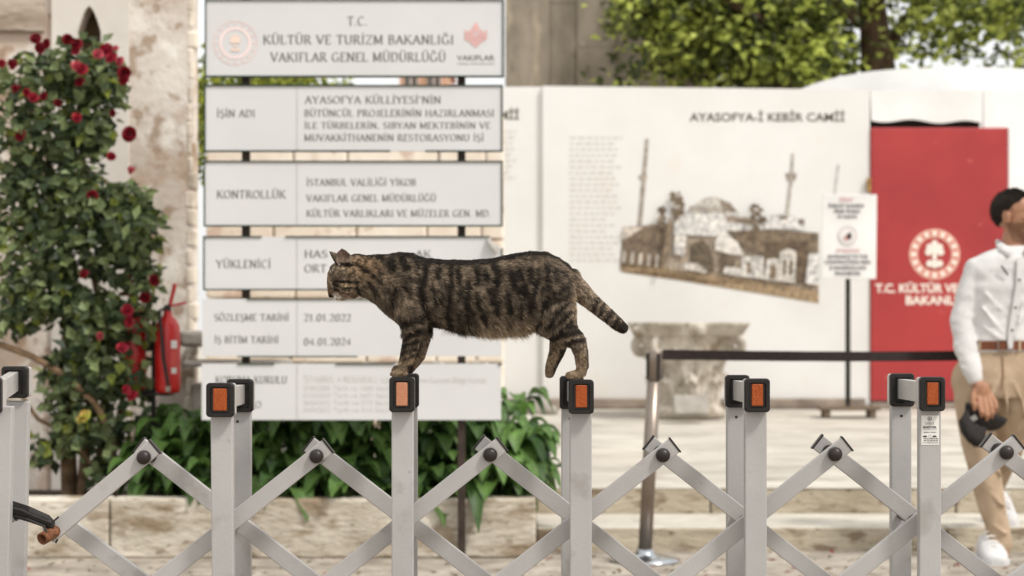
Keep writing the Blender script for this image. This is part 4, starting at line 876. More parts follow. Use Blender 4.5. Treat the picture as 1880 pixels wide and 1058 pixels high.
# photo columns of the front post, rear post, cap rows
posts = [(408.5, 443, 703, 766, None), (739.5, 748, 692, 757, 'p'), (1066, 1049, 697, 760, None), (1386.5, 1352, 695, 757, None), (1705.5, 1653, 692, 755, None), (2022, 1955, 693, 756, None)]
ct = []
for i, (pf, prr, c0, c1, rk) in enumerate(posts):
    xf, xr = P(pf, 0, YF).x, P(prr, 0, YR).x; zt, zb = P(0, c0, YF-.03).z, P(0, c1, YF-.03).z; ht = zt-zb; wd = L(46.5 if i else 51, YF-.03)
    lean = L(6, YF)/.35 if i == 0 else 0
    # front post, its cap, the rail on top and the rear post are one upright of the barrier
    pw = L(40, YF); m = MB()
    m.box((xf+lean*.12, YF, (zb+.06)/2+.01), (pw, .026, zb-.05), rot=Euler((0, -lean*.33, 0)) if lean else None, bev=.0025)
    po = m.build('front_post', M_alu, br)
    end_cap(po, Vector((xf, YF-.006, (zt+zb)/2)), wd, ht, .05, M_reflp if rk else M_refl, -1)
    zr0, zr1 = P(0, c1-9, YR).z, P(0, c0-6.5, YR).z; m = MB(); hr = zr1-zr0
    zr1 = zt-.001; zr0 = zb-.001
    ro = MB().box((xr, YR, (zr0+.06)/2+.01), (L(37, YR), .026, zr0-.05), bev=.0025).build('rear_post', M_alu, br)
    end_cap(ro, Vector((xr, YR+.004, (zr0+zr1)/2)), wd*1.02, hr, .046, None, -1)
    q = MB().box((xr-.004, YR-.031, zr0-.022), (.006, .004, .006), bev=.0012).build('screw', M_knob, ro)
    # rail between the two caps
    a, b = Vector((xf, YF+.018, (zt+zb)/2+.002)), Vector((xr, YR-.018, (zr0+zr1)/2+.002)); d = b-a
    MB().box((a+b)/2, (.021, d.length, .044), rot=Euler((0, 0, math.atan2(-d.x, d.y))), bev=.0015).build('top_rail', M_silver, ro)
    ct.append((pf, xf, xr))
    if i == 4:                                        # maker's sticker
        m = MB(); ys = YF-.0135
        MB().box(((P(1691.5, 0, ys).x+P(1724, 0, ys).x)/2, ys, (P(0, 763, ys).z+P(0, 817, ys).z)/2), (L(32.5, ys), .0006, L(54, ys))).build('sticker', M_label, po)
        yk = ys-.0006; K = s2l(60, 58, 62)[:3]; K2 = s2l(110, 108, 112)[:3]
        ringshape(m, 1707, 769, 3.1, 4.0, yk, K, 24); sans_text(m, 'B', 1705.4, 1708.6, 767.3, 770.7, yk, K, .03)
        sans_text(m, 'OĞUZ', 1699, 1715, 775.4, 779.4, yk, K); sans_text(m, 'BARİYER', 1695, 1719.5, 782.5, 786.6, yk, K, .035)
        sans_text(m, 'YOL GÜVENLİK SİSTEMLERİ', 1695.5, 1720, 788.4, 789.8, yk, K2); sans_text(m, 'MADE IN TÜRKİYE', 1696.5, 1719, 793.2, 794.8, yk, K, .03)
        for x in (1698, 1715.5): pxpoly(m, [(x-4, 802.5), (x-3, 800.5), (x+1, 799.5), (x+4, 801), (x+4, 802.8), (x-4, 803)], yk, K)
        ringshape(m, 1707, 801, 1.9, 2.4, yk, K2, 20)
        sans_text(m, '+90 212 000 00 00', 1695, 1722, 804.2, 806.8, yk, K, .03); sans_text(m, '+90 532 000 00 00', 1695, 1722, 808, 810.6, yk, K, .03); sans_text(m, 'www.oguzbariyer.com', 1693.5, 1722, 811.8, 814, yk, K, .02)
        m.build('lettering', M_print, po)
AP = [(264, 838), (581, 836), (900, 833), (1217, 834), (1533, 832), (1848, 829), (2170, 828)]
BW, BT = L(31, DF), .017
def bar(p, q, y, ext0, ext1, plug0=True, plug1=True, yoff=0):
    """flat bar between two photo points on plane y"""
    a, b = P(p[0], p[1], y), P(q[0], q[1], y); d = (b-a).normalized(); a = a-d*ext0; b = b+d*ext1; ln = (b-a).length
    ro = Euler((0, -math.atan2(d.z, d.x), 0))
    o = MB().box((a+b)/2, (ln, BT, BW), rot=ro, bev=.0018).build('scissor_bar', M_alubar, br)
    m = MB()
    for pt, s, on in ((a, -1, plug0), (b, 1, plug1)):
        if on: m.box(pt+d*s*.0012, (.004, BT+.003, BW+.004), rot=ro, bev=.001)
    if m.v: m.build('end_plug', M_knob, o)
    return o
def knob(px, py, y0, y1, r=.0155):
    a = P(px, py, y0); sq = Matrix.Rotation(R(90), 3, 'X')
    m = MB().lathe([(.002, .014), (r*.55, .0125), (r*.85, .009), (r, .003), (r*.98, -.002), (r*.6, -.004), (r*.55, -(y1-y0)), (.001, -(y1-y0)-.001)], a, 20, axis=sq)
    return m.build('pivot_knob', M_knob, br, True)
DZ = 125.0
YX0, YX1 = YA, YB
ex = .031
def shiftB(px): return px                            # both planes share the scissor pattern in metres
def W2(px, py, y):                                    # photo point on the front bar plane -> same metres on another plane, returned as photo point
    v = P(px, py, YA); return (CX+v.x*F/y, HY-(v.z-CZ)*F/y)
for i in range(len(AP)-1):
    (x0, y0_), (x1, y1_) = AP[i], AP[i+1]
    # family B: falls to the right, rear plane
    bar(W2(x0, y0_, YB), W2(x1, y1_+2*DZ, YB), YB, ex, ex)
    bar(W2(x0, y0_+2*DZ, YB), W2(x1, y1_+4*DZ, YB), YB, .004, ex, False)
    # family A: rises to the right, front plane
    bar((x0, y0_+2*DZ), (x1, y1_), YA, ex, ex); bar((x0, y0_+4*DZ), (x1, y1_+2*DZ), YA, ex, .004, True, False)
# left end: short half bars meeting at the rusty tube
bar((97, 978), AP[0], YA, .012, ex, False, True); bar(W2(92, 960, YB), W2(264, 1088, YB), YB, .0, ex, False, True)
bar(W2(97, 1212, YB), W2(264, 1338, YB), YB, .02, ex); bar((97, 1212), (264, 1088), YA, .02, ex)
for (x, y) in AP:
    knob(x, y+2, YA-.013, YB+.012); knob(x, y+2*DZ, YA-.013, YB+.012); knob(x, y+4*DZ, YA-.013, YB+.012)
    q = W2(x, y+2, YB-.0135); knob(q[0], q[1], YB-.0135, YB, .0165)
for i, (pf, xf, xr) in enumerate(ct):
    mx = (AP[i][0]+AP[i+1][0])/2; q = W2(mx, 961, YB-.0135); knob(q[0], q[1]+3, YB-.0135, YR-.014, .0155)
    q = W2(mx, 961+2*DZ, YB-.0135); knob(q[0], q[1]+3, YB-.0135, YR-.014, .0155)
    m = MB()                                          # castor feet
    for x, y in ((xf, YF), (xr, YR)):
        m.box((x, y, .048), (.05, .03, .02), bev=.004)
    m.tube([(xf, YF, .03), (xr, YR, .03)], .012, 10); m.build('foot_rail', M_silver, br)
    for x, y in ((xf, YF), (xr, YR)):
        MB().lathe([(.004, -.012), (.026, -.012), (.03, -.008), (.03, .008), (.026, .012), (.004, .012)], (x, y, .03), 20, axis=Matrix.Rotation(R(90), 3, 'Y')).build('wheel', M_black, br, True)
a = P(97, 978, YA-.01)
d = Vector((-.45, -.85, -.3)).normalized()
tb = MB(); u = Vector((0, 0, 1)).cross(d).normalized(); v = d.cross(u); rings = []
for r, t in ((.0135, -.02), (.0135, .035), (.0105, .035), (.0105, .0)):
    rings.append([a+d*t+u*r*math.cos(2*math.pi*k/20)+v*r*math.sin(2*math.pi*k/20) for k in range(20)])
tb.loft(rings).build('hinge_tube', M_rust, br, True)
tw = MB()
for s0, e0 in (((80, 967), (86, 978)), ((106, 990), (102, 997)), ((92, 962), (108, 949))):
    tw.tube([P(*s0, 4.0), P(*e0, 4.0)], .0022, 6)
tw.build('pin', M_black, br)
# neighbouring barrier at the left edge, joined by a black strap
b2 = thing('expanding_barrier', 'end posts of the next grey barrier at the left edge of the photo', 'barrier', (P(10, 0, YR).x, 4.15, 0))
xr, xf = P(29, 0, YR).x, P(-14, 0, YF).x; zt, zb = P(0, 678, YR).z+.004, P(0, 728, YR).z
po = MB().box((xf+.012, YF, zb/2+.01), (L(40, YF), .026, zb-.04), rot=Euler((0, R(1.2), 0)), bev=.0025).build('front_post', M_alu, b2)
end_cap(po, Vector((xf, YF-.006, P(0, 725, YF).z)), L(48, YF), L(66, YF), .05, M_refl, -1)
ro = MB().box((xr-.006, YR, zb/2+.01), (L(45, YR), .026, zb-.04), rot=Euler((0, R(1.2), 0)), bev=.0025).build('rear_post', M_alu, b2)
end_cap(ro, Vector((xr+.003, YR+.004, (zt+zb)/2)), L(48, YR), zt-zb+.006, .046, None, -1)
a, b = Vector((xf+.01, YF+.02, P(0, 716, YF).z)), Vector((xr, YR-.018, (zt+zb)/2)); d = b-a
MB().box((a+b)/2, (.021, d.length, .044), rot=Euler((R(3), 0, math.atan2(-d.x, d.y))), bev=.0015).build('top_rail', M_silver, ro)
MB().box((xr-.002, YR-.032, zb-.022), (.006, .004, .006), bev=.0012).build('screw', M_knob, ro)
_b = br; br = b2; bar((-140, 1054), (8, 952), YA, 0, .02); bar((-140, 1054), (20, 1172), YB, 0, .02); br = _b
m = MB()
for x, y in ((xf, YF), (xr, YR)): m.box((x, y, .03), (.06, .05, .06), bev=.01)
m.build('foot', M_black, b2)
pts = [P(12, 938, 4.06), P(22, 934, 4.05), P(55, 944, 4.03), P(90, 958, 4.03), P(100, 966, 4.035)]; m = MB(); rows = []
for k, p in enumerate(pts):
    hw = (.011, .018, .017, .015, .011)[k]
    rows.append([p+Vector((0, -.004, -hw)), p+Vector((0, .004, -hw*.9)), p+Vector((0, .004, hw*.9)), p+Vector((0, -.004, hw)), p+Vector((0, -.008, hw*.4)), p+Vector((0, -.008, -hw*.4))])
m.loft(rows); m.tube([P(14, 931, 4.05), P(40, 937, 4.02), P(60, 946, 4.018), P(96, 961, 4.02)], .0035, 6); m.tube([P(14, 944, 4.05), P(50, 953, 4.02), P(84, 967, 4.02)], .003, 6)
tag(m.build('strap', M_black, None), 'black rubber strap tying the two barriers together at the left', 'strap')

# ---------------------------------------------------------------- man
YM = 9.05
mn = thing('person', 'man in white shirt, brown belt and khaki trousers standing at the right edge', 'person', (P(1838, 0, YM).x, YM, 0))
M_skin = pm('skin', [s2l(150, 106, 80), s2l(172, 126, 98)], 14, .55, .08, spec=.35, bscale=120, attr=True)
M_shirt = pm('white_shirt', [s2l(196, 193, 191), s2l(212, 209, 207)], 5, .85, .5, bscale=16)
M_khaki = pm('khaki_cloth', [s2l(160, 138, 114), s2l(180, 158, 134)], 8, .9, .35, bscale=26)
M_hair = pm('dark_hair', [(.018, .013, .010, 1), (.05, .036, .027, 1)], 90, .7, .8)
M_leather = pm('brown_leather', [s2l(96, 52, 32), s2l(124, 72, 46)], 20, .5, .1)
M_shoe = pm('white_shoe', [s2l(188, 187, 186), s2l(206, 204, 203)], 12, .6, .2)
M_capblk = pm('black_cloth', [s2l(34, 30, 29), s2l(50, 45, 43)], 40, .85, .3)
def MP(px, py, dpx=0, y=YM): return P(px, py, y)+Vector((0, L(dpx, y), 0))
ml = lambda v: L(v, YM)
def eloft(mb, rows, n=28, yaw=0):
    rg = []
    for cx, cy, dp, rx, ry in rows:
        c = MP(cx, cy, dp); o = []
        for k in range(n):
            t = 2*math.pi*k/n; a, b = ml(rx)*math.cos(t), ml(ry)*math.sin(t)
            o.append(c+Vector((a*math.cos(yaw)-b*math.sin(yaw), a*math.sin(yaw)+b*math.cos(yaw), 0)))
        rg.append(o)
    mb.loft(rg)
def chain(mb, pts, n=16): mb.rtube([MP(*p[:3]) for p in pts], [ml(p[3]) for p in pts], n)
# body in one surface: trunk core, limbs, neck, head, hands
bd = MB()
eloft(bd, [(1828, 700, 0, 46, 30), (1830, 620, 0, 44, 30), (1838, 560, 0, 50, 32), (1848, 505, 2, 50, 28), (1856, 470, 4, 30, 20), (1860, 448, 4, 22, 21), (1864, 425, 2, 20, 21), (1866, 405, 0, 19, 22)])
FA = R(38); fd = Vector((math.cos(FA), -math.sin(FA), 0)); sd_ = Vector((math.sin(FA), math.cos(FA), 0)); up = Vector((0, 0, 1)); HC = MP(1864, 396, 0)
def H(f, s, u): return HC+fd*ml(f)+sd_*ml(s)+up*ml(u)
HM = Matrix((fd, sd_, up)).transposed()
def hell(f, s, u, a, b, c): bd.ell(H(f, s, u), (ml(a), ml(b), ml(c)), rot=HM)
hell(-6, 0, 10, 38, 29, 36); hell(8, 0, -8, 28, 24.5, 32); hell(16, 0, -30, 16, 17, 14); hell(22, 0, -36, 9, 10, 8)       # skull, face, jaw, chin
hell(31, 0, 14, 8, 19, 6); hell(24, 12, -6, 10, 10, 8); hell(24, -12, -6, 10, 10, 8)                                      # brow, cheeks
bd.rtube([H(35, 0, 8), H(40, 0, -2), H(45, 0, -9)], [ml(3), ml(4), ml(5)], 10); hell(39, 4, -10, 4, 3, 3); hell(39, -4, -10, 4, 3, 3)
hell(34, 0, -19, 5, 9, 2.6); hell(33, 0, -24, 5, 8, 2.8)                                                                # lips
for s in (-1, 1):                                     # ears
    c = H(-5, s*29.5, -4); m_ = Matrix((fd, sd_*s, up)).transposed(); bd.ell(c, (ml(8), ml(3), ml(13)), rot=HM @ Matrix.Rotation(R(-14*s*s), 3, 'Y')); bd.ell(H(-3, s*28.5, -13), (ml(5), ml(3), ml(5)), rot=HM)
chain(bd, [(1806, 506, 4, 11), (1780, 540, 0, 12), (1764, 592, -8, 14), (1779, 690, -40, 9.5), (1784, 708, -46, 9.5)]); chain(bd, [(1898, 506, 4, 11), (1928, 540, 0, 12), (1944, 592, 0, 14), (1936, 690, -20, 9.5), (1934, 708, -24, 9.5)])
# right hand holding the cap: palm, four curled fingers, thumb
def hand(fl):
    for x, dx in ((1783, -46), (1796, -46)): pass
bd.ell(MP(1792, 718, -50), (ml(15), ml(8), ml(20)), rot=Matrix.Rotation(R(-8), 3, 'Y'))
for fx, kx, ky, tx, ty, r in [(1784, 1783, 742, 1787, 762, 4.0), (1792.5, 1794, 747, 1797, 768, 4.2), (1800.5, 1804, 744, 1806, 764, 4.0), (1806.5, 1812, 736, 1813, 754, 3.6)]:
    bd.rtube([MP(fx, 724, -52), MP(kx, ky, -62), MP((kx+tx)/2, (ky+ty)/2+2, -66), MP(tx, ty, -60)], [ml(r+.6), ml(r+.4), ml(r), ml(r*.82)], 10)
bd.rtube([MP(1781, 710, -46), MP(1773, 724, -54), MP(1772, 738, -60), MP(1775, 750, -60)], [ml(5.2), ml(4.8), ml(4.2), ml(3.4)], 10)
# left hand, relaxed
bd.ell(MP(1934, 724, -27), (ml(13), ml(8), ml(19)))
for fx, q, r in ((1925, 758, 3.8), (1931, 766, 4.1), (1938, 764, 3.9), (1944, 756, 3.5)): bd.rtube([MP(fx, 732, -27), MP(fx, q-16, -32), MP(fx+1, q, -28)], [ml(r+.5), ml(r), ml(r*.8)], 8)
bd.rtube([MP(1925, 716, -30), MP(1918, 730, -36), MP(1917, 744, -36)], [ml(5), ml(4.4), ml(3.4)], 8)
chain(bd, [(1795, 700, -4, 24), (1797, 812, -22, 20), (1832, 990, -28, 12), (1832, 1012, -34, 12)]); chain(bd, [(1856, 700, 6, 24), (1870, 800, 40, 20), (1852, 918, 150, 12), (1850, 935, 150, 12)])
mbody = fuse('body', bd, .0048, 3, M_skin, mn)
me = mbody.data; nv = len(me.vertices); co = np.empty(nv*3); me.vertices.foreach_get('co', co); lc = (co.reshape(-1, 3)-np.array(HC)) @ np.array([list(fd), list(sd_), list(up)]).T / ml(1)
stub = ((lc[:, 2] < -10) & (lc[:, 2] > -52) & (lc[:, 0] > -4-(lc[:, 2]+30)*.35) & ~((np.abs(lc[:, 1]) > 12) & (lc[:, 2] > -14)))*1.0   # beard stubble
lips = (lc[:, 2] < -16) & (lc[:, 2] > -26) & (lc[:, 0] > 31) & (np.abs(lc[:, 1]) < 9)
cv = np.ones((nv, 4)); cv[:, :3] *= (1-.42*stub*(1-lips))[:, None]; cv[lips, :3] = (.95, .6, .55)
ca = me.color_attributes.new('col', 'FLOAT_COLOR', 'POINT'); ca.data.foreach_set('color', cv.ravel())
# hair: cropped cap over skull
hr = MB(); rings = []
for j in range(1, 15):
    ring = []
    for k in range(60):
        a = 2*math.pi*k/60; c_ = math.cos(a); lim = (1.74-.92*c_**.85 if c_ > 0 else 1.74+.72*abs(c_)**.5)+.05*math.sin(k*5.1)+.03*math.sin(k*2.3)
        tt = lim*j/14; rr_ = 1.025-.035*(j/14)**4+.012*math.sin(k*7.3+j*3.1)
        ring.append(H(-6+39*rr_*math.sin(tt)*c_, 30*rr_*math.sin(tt)*math.sin(a), 10.5+36.8*rr_*math.cos(tt)))
    rings.append(ring)
hr.loft(rings[::-1]); hob = hr.build('hair', M_hair, mn, True)
ns = 7000; gi = NR.integers(0, len(rings)-1, ns); gk = NR.integers(0, 60, ns); RG = np.array([[tuple(p) for p in r] for r in rings]); fa, fb = NR.random(ns)[:, None], NR.random(ns)[:, None]
rp = (RG[gi, gk]*(1-fa)+RG[gi+1, gk]*fa)*(1-fb)+(RG[gi, (gk+1) % 60]*(1-fa)+RG[gi+1, (gk+1) % 60]*fa)*fb
od = unit(rp-np.array(tuple(H(-6, 0, 2)))); fl = unit(NR.normal(size=(ns, 3))*.5+od*.7+np.array([.1, 0, -.5])); lh = NR.uniform(.006, .014, ns)[:, None]
hp = np.stack([rp-od*.002, rp+fl*lh*.5, rp+fl*lh-np.array([0, 0, .001])], 1)
hcv = bpy.data.hair_curves.new('cropped_hair'); hcv.add_curves([3]*ns); hcv.attributes['position'].data.foreach_set('vector', hp.reshape(-1).astype(np.float32))
ra = hcv.attributes.new('radius', 'FLOAT', 'POINT'); ra.data.foreach_set('value', np.tile(np.array([.0006, .0005, .0002], dtype=np.float32), ns)); hcv.materials.append(M_hair); link('cropped_hair', hcv, hob)
ey = MB()
for s in (-1, 1):
    ey.ell(H(34.5, s*12, 5), (ml(2.6), ml(4.2), ml(2)), rot=HM)
ey.build('eye', M_hair, mn, True)
eb = MB()
for s in (-1, 1): eb.rtube([H(38, s*6, 12), H(37.5, s*12, 14.5), H(33, s*19, 12)], [ml(1.8), ml(2.1), ml(1.3)], 8)
eb.build('eyebrow', M_hair, mn, True)
# shirt
s_ = MB()
eloft(s_, [(1829, 648, 0, 60, 43), (1830, 630, 0, 61, 44), (1832, 600, 0, 60, 43), (1838, 560, 0, 64, 45), (1845, 522, 2, 71, 46), (1850, 494, 3, 76, 42), (1854, 474, 4, 64, 36), (1858, 461, 4, 40, 27), (1861, 452, 5, 27, 23)], 36)
chain(s_, [(1794, 496, 4, 23), (1778, 540, 0, 23.5), (1764, 592, -8, 22.5), (1768, 640, -24, 21), (1776, 680, -36, 17.5), (1779, 693, -40, 15.5)], 20)
chain(s_, [(1908, 496, 4, 23), (1930, 540, 2, 25), (1946, 592, 0, 22.5), (1942, 640, -10, 21), (1937, 690, -20, 16)], 20)
for k in range(7): s_.rtube([MP(1742+k*2, 590+k*14, -18-k*4), MP(1764, 600+k*13, -30-k*3), MP(1784, 594+k*14, -22-k*4)], [ml(2)]*3, 8)   # folds on the sleeve
for a, b in (((1790, 560), (1830, 610)), ((1800, 540), (1846, 585)), ((1796, 600), (1840, 628)), ((1870, 560), (1850, 620)), ((1880, 520), (1858, 580))):
    s_.rtube([MP(a[0], a[1], -38), MP((a[0]+b[0])/2, (a[1]+b[1])/2+3, -43), MP(b[0], b[1], -43)], [ml(2), ml(3.2), ml(1.6)], 8)
so_ = fuse('shirt', s_, .0065, 9, M_shirt, mn, rough=((9, 9, 14), .016))
cl = MB()                                             # open collar and placket
for s in (-1, 1):
    a = [MP(1861+s*27, 440, 4), MP(1861+s*24, 448, -20), MP(1862+s*10, 460, -33), MP(1862+s*20, 474, -40), MP(1861+s*33, 462, -24), MP(1861+s*32, 450, 2)]
    b = [p+Vector((0, .008, -.002)) for p in a]; n = 6
    cl.add(a+b, [(0, 1, 4, 5), (1, 2, 3, 4), (11, 10, 7, 6), (10, 9, 8, 7), (2, 8, 9, 3), (3, 9, 10, 4), (0, 6, 7, 1), (1, 7, 8, 2), (4, 10, 11, 5)])
cl.rtube([MP(1861, 447, 31), MP(1840, 446, 22), MP(1833, 444, 4)], [ml(5)]*3, 8); cl.rtube([MP(1861, 447, 31), MP(1882, 446, 22), MP(1889, 444, 4)], [ml(5)]*3, 8)
cl.build('collar', M_shirt, so_, True)
pk = MB(); rows = []
for px, py, dp in ((1862, 474, -40), (1858, 520, -47.5), (1850, 570, -48), (1844, 610, -46), (1842, 640, -45.5)): rows.append([MP(px-5, py, dp), MP(px-5, py, dp-2), MP(px+5, py, dp-2), MP(px+5, py, dp)])
pk.loft(rows).build('placket', M_shirt, so_)
bt = MB()
for px, py, dp in ((1858.5, 515, -50), (1851, 565, -50.5), (1845.5, 606, -48.5)): bt.ell(MP(px, py, dp), (ml(2.4), ml(1.2), ml(2.4)), nu=10, nv=6)
bt.build('button', flat('dark_button', s2l(60, 64, 58), scale=9), so_)
gl = MB().rtube([MP(1828, 490, -43), MP(1833, 498, -45), MP(1838, 506, -46)], [ml(1.5), ml(2), ml(1.4)], 8); gl.build('pen', M_black, so_)
# trousers
t_ = MB()
eloft(t_, [(1829, 636, 0, 58, 41), (1828, 655, 0, 62, 43), (1822, 680, 0, 72, 46), (1820, 705, 2, 73, 47), (1822, 730, 4, 66, 44)], 36)
chain(t_, [(1789, 690, -2, 40), (1791, 740, -8, 39), (1793, 812, -18, 32), (1805, 880, -24, 27), (1819, 950, -28, 23), (1829, 996, -28, 21)], 22)
chain(t_, [(1852, 690, 6, 40), (1862, 740, 16, 40), (1868, 800, 44, 35), (1862, 850, 90, 30), (1860, 900, 142, 23), (1858, 912, 150, 21)], 22)
for pts in ([(1800, 850, -46), (1822, 862, -48), (1838, 884, -44)], [(1806, 900, -50), (1824, 920, -53), (1844, 930, -46)], [(1812, 960, -50), (1830, 974, -54), (1850, 968, -48)], [(1822, 690, -46), (1800, 740, -48), (1788, 790, -48)], [(1832, 700, -44), (1838, 740, -40), (1842, 790, -26)], [(1848, 700, -42), (1866, 730, -34), (1884, 780, -10)]):
    t_.rtube([MP(*p) for p in pts], [ml(2), ml(3.6), ml(2)], 8)
tr_ = fuse('trousers', t_, .0065, 7, M_khaki, mn, rough=((12, 12, 6), .014))
pkt = MB().rtube([MP(1771, 660, -28), MP(1781, 690, -46.5), MP(1788, 712, -49.5)], [ml(1.3)]*3, 6).rtube([MP(1830, 652, -44.5), MP(1830, 690, -48), MP(1828, 715, -48)], [ml(1.3)]*3, 6)
pkt.build('seam', flat('seam', s2l(150, 122, 92), scale=9), tr_)
# belt with buckle and loops
rows = []
for k in range(41):
    t = 2*math.pi*k/40; c = MP(1829, 634, 0); o = []
    for dz, e in ((-8, 0), (-8, 2.2), (8, 2.2), (8, 0)): o.append(c+Vector((ml(60.5+e)*math.cos(t), ml(43.5+e)*math.sin(t), ml(dz))))
    rows.append(o)
be = MB().loft(rows, cap=False).build('belt', M_leather, mn, False)
bc = c = MP(1829, 634, -46.5)
MB().box(c+Vector((ml(-9), 0, 0)), (ml(2.4), .006, ml(20)), bev=.001).box(c+Vector((ml(9), 0, 0)), (ml(2.4), .006, ml(20)), bev=.001).box(c+Vector((0, 0, ml(9))), (ml(15.5), .006, ml(2.4)), bev=.001).box(c-Vector((0, 0, ml(9))), (ml(15.5), .006, ml(2.4)), bev=.001).build('buckle', M_chrome, be)
lp = MB()
for t in (-60, -128, -20, 60, 128): a = R(t); lp.box(MP(1829, 634, 0)+Vector((ml(64.2)*math.cos(a), ml(47)*math.sin(a), 0)), (.004, .014, ml(21)), rot=Euler((0, 0, a)), bev=.001)
lp.build('belt_loop', M_khaki, tr_)
def shoe(px, y_toe, y_heel, z, heel_up, wpx):
    m = MB(); rows = []; n = 24; hw = L(wpx, y_toe)/2; cx = P(px, 0, y_toe).x; ln = y_heel-y_toe
    for q, wv, hv in ((0, .35, .022), (.03, .62, .036), (.12, .88, .050), (.28, 1, .066), (.45, .95, .088), (.6, .86, .108), (.78, .84, .110), (.93, .74, .108), (1, .45, .095)):
        zb = z+heel_up*max(0, q-.3)/.7; o = []
        for k in range(n):
            t = 2*math.pi*k/n; c_, s2 = math.cos(t), math.sin(t)
            x = hw*wv*math.copysign(abs(c_)**.7, c_); zz = hv/2+hv/2*math.copysign(abs(s2)**.75, s2); x *= 1-.28*(zz/hv)**2*(1 if q < .5 else 1.2)
            o.append(Vector((cx+x+.012*q, y_toe+ln*q, zb+.012+zz)))
        rows.append(o)
    o = m.loft(rows).build('shoe', M_shoe, mn, True)
    m = MB(); rows = []
    for q, wv in ((-.01, .4), (.03, .68), (.12, .94), (.28, 1.06), (.45, 1), (.6, .92), (.78, .9), (.93, .8), (1.01, .5)):
        zb = z+heel_up*max(0, q-.3)/.7; x = hw*wv; c = Vector((cx+.012*q, y_toe+ln*q, zb)); rows.append([c+Vector((-x, 0, 0)), c+Vector((x, 0, 0)), c+Vector((x*1.01, 0, .024)), c+Vector((-x*1.01, 0, .024))])
    m.loft(rows).build('sole', M_shoe, o)
    m = MB()
    for q in range(4): yq = y_toe+ln*(.3+.07*q); zq = z+.012+.068+.02*q+heel_up*max(0, (.3+.07*q)-.3)/.7; m.rtube([(cx-.022, yq, zq), (cx+.004, yq-.002, zq+.006), (cx+.026, yq, zq)], [.0035]*3, 6)
    m.build('lace', M_label, o); return o
shoe(1832, 8.80, 9.09, 0, 0, 54); shoe(1857, 9.40, 9.66, .1185, .05, 36)
# black cap in his hand
cpp = thing('baseball_cap', 'black baseball cap held upside down in the right hand of the man', 'cap', MP(1795, 770, -50))
c0 = MP(1799, 758, -44); RT = Matrix.Rotation(R(-158), 3, 'Y'); m = MB(); rings = []
for j in range(0, 8):
    t = R(90)*(j/7.0); ring = []
    for k in range(28):
        a = 2*math.pi*k/28; f = .06 if j else 0
        ring.append(c0+RT @ Vector((ml(41)*math.cos(t*.97)*math.cos(a), ml(18)*math.cos(t*.97)*math.sin(a), ml(-6)+ml(36)*math.sin(t)*1.0)))
    rings.append(ring)
m.loft(rings); m.build('crown', M_capblk, cpp, True)
m = MB(); ea = [(1764, 744, -50), (1764, 758, -62), (1770, 772, -68), (1782, 780, -68), (1796, 782, -60)]; eb_ = [(1747, 770, -56), (1748, 788, -70), (1757, 804, -80), (1771, 815, -80), (1788, 815, -68)]; rows = []
for (a, b, c), (d, e, f) in zip(ea, eb_):
    p, q = MP(a, b, c), MP(d, e, f); md = (p+q)/2+Vector((0, -.012, 0)); t_v = Vector((.003, .004, .003))
    rows.append([p-t_v, md-t_v, q-t_v, q+t_v, md+t_v, p+t_v])
m.loft(rows).build('brim', M_capblk, cpp, True)
m = MB(); q = MP(1770, 766, -66)
m.box(q, (ml(15), .003, ml(9)), rot=Euler((0, R(-28), R(-14))), bev=.001).build('emblem', flat('pale_emblem', s2l(150, 146, 142), scale=30), cpp)
# ---------------------------------------------------------------- cat
YCAT = 4.06
ct_ = thing('cat', 'striped brown tabby cat stepping along the tops of the barrier posts', 'cat', P(735, 692, 4.02))
def cp3(px, py, dp=0): return P(px, py, YCAT)+Vector((0, L(dp, YCAT), 0))
cl_ = lambda v: L(v, YCAT)
k_ = MB()
rows = []
for px, t, b, hw in [(636, 472, 541, 22), (648, 467, 542, 29), (658, 467, 543, 31), (670, 470, 544, 33), (690, 470, 555, 36), (710, 470, 572, 40), (730, 467, 588, 45), (752, 468, 598, 50), (777, 476, 597, 52), (813, 480, 597, 55), (860, 481, 598, 57), (900, 478, 600, 58), (940, 470, 599, 57), (970, 465, 600, 55), (1000, 466, 606, 52), (1020, 474, 609, 46), (1038, 485, 590, 38), (1052, 500, 556, 26)]:
    c = (t+b)/2; h = (b-t)/2; o = []
    for k in range(32):
        a = 2*math.pi*k/32; ca, sa = math.cos(a), math.sin(a)
        wv = hw*(1-.12*sa) if sa > 0 else hw*(1+.0*sa)
        o.append(cp3(px, c-h*sa, wv*math.copysign(abs(ca)**.9, ca)))
    rows.append(o)
k_.loft(rows)
def cch(pts, n=16): k_.rtube([cp3(*p[:3]) for p in pts], [cl_(p[3]) for p in pts], n)
def cel(px, py, dp, rx, ry, rz, rot=0): k_.ell(cp3(px, py, dp), (cl_(rx), cl_(ry), cl_(rz)), rot=Matrix.Rotation(R(rot), 3, 'Y'), nu=20, nv=14)
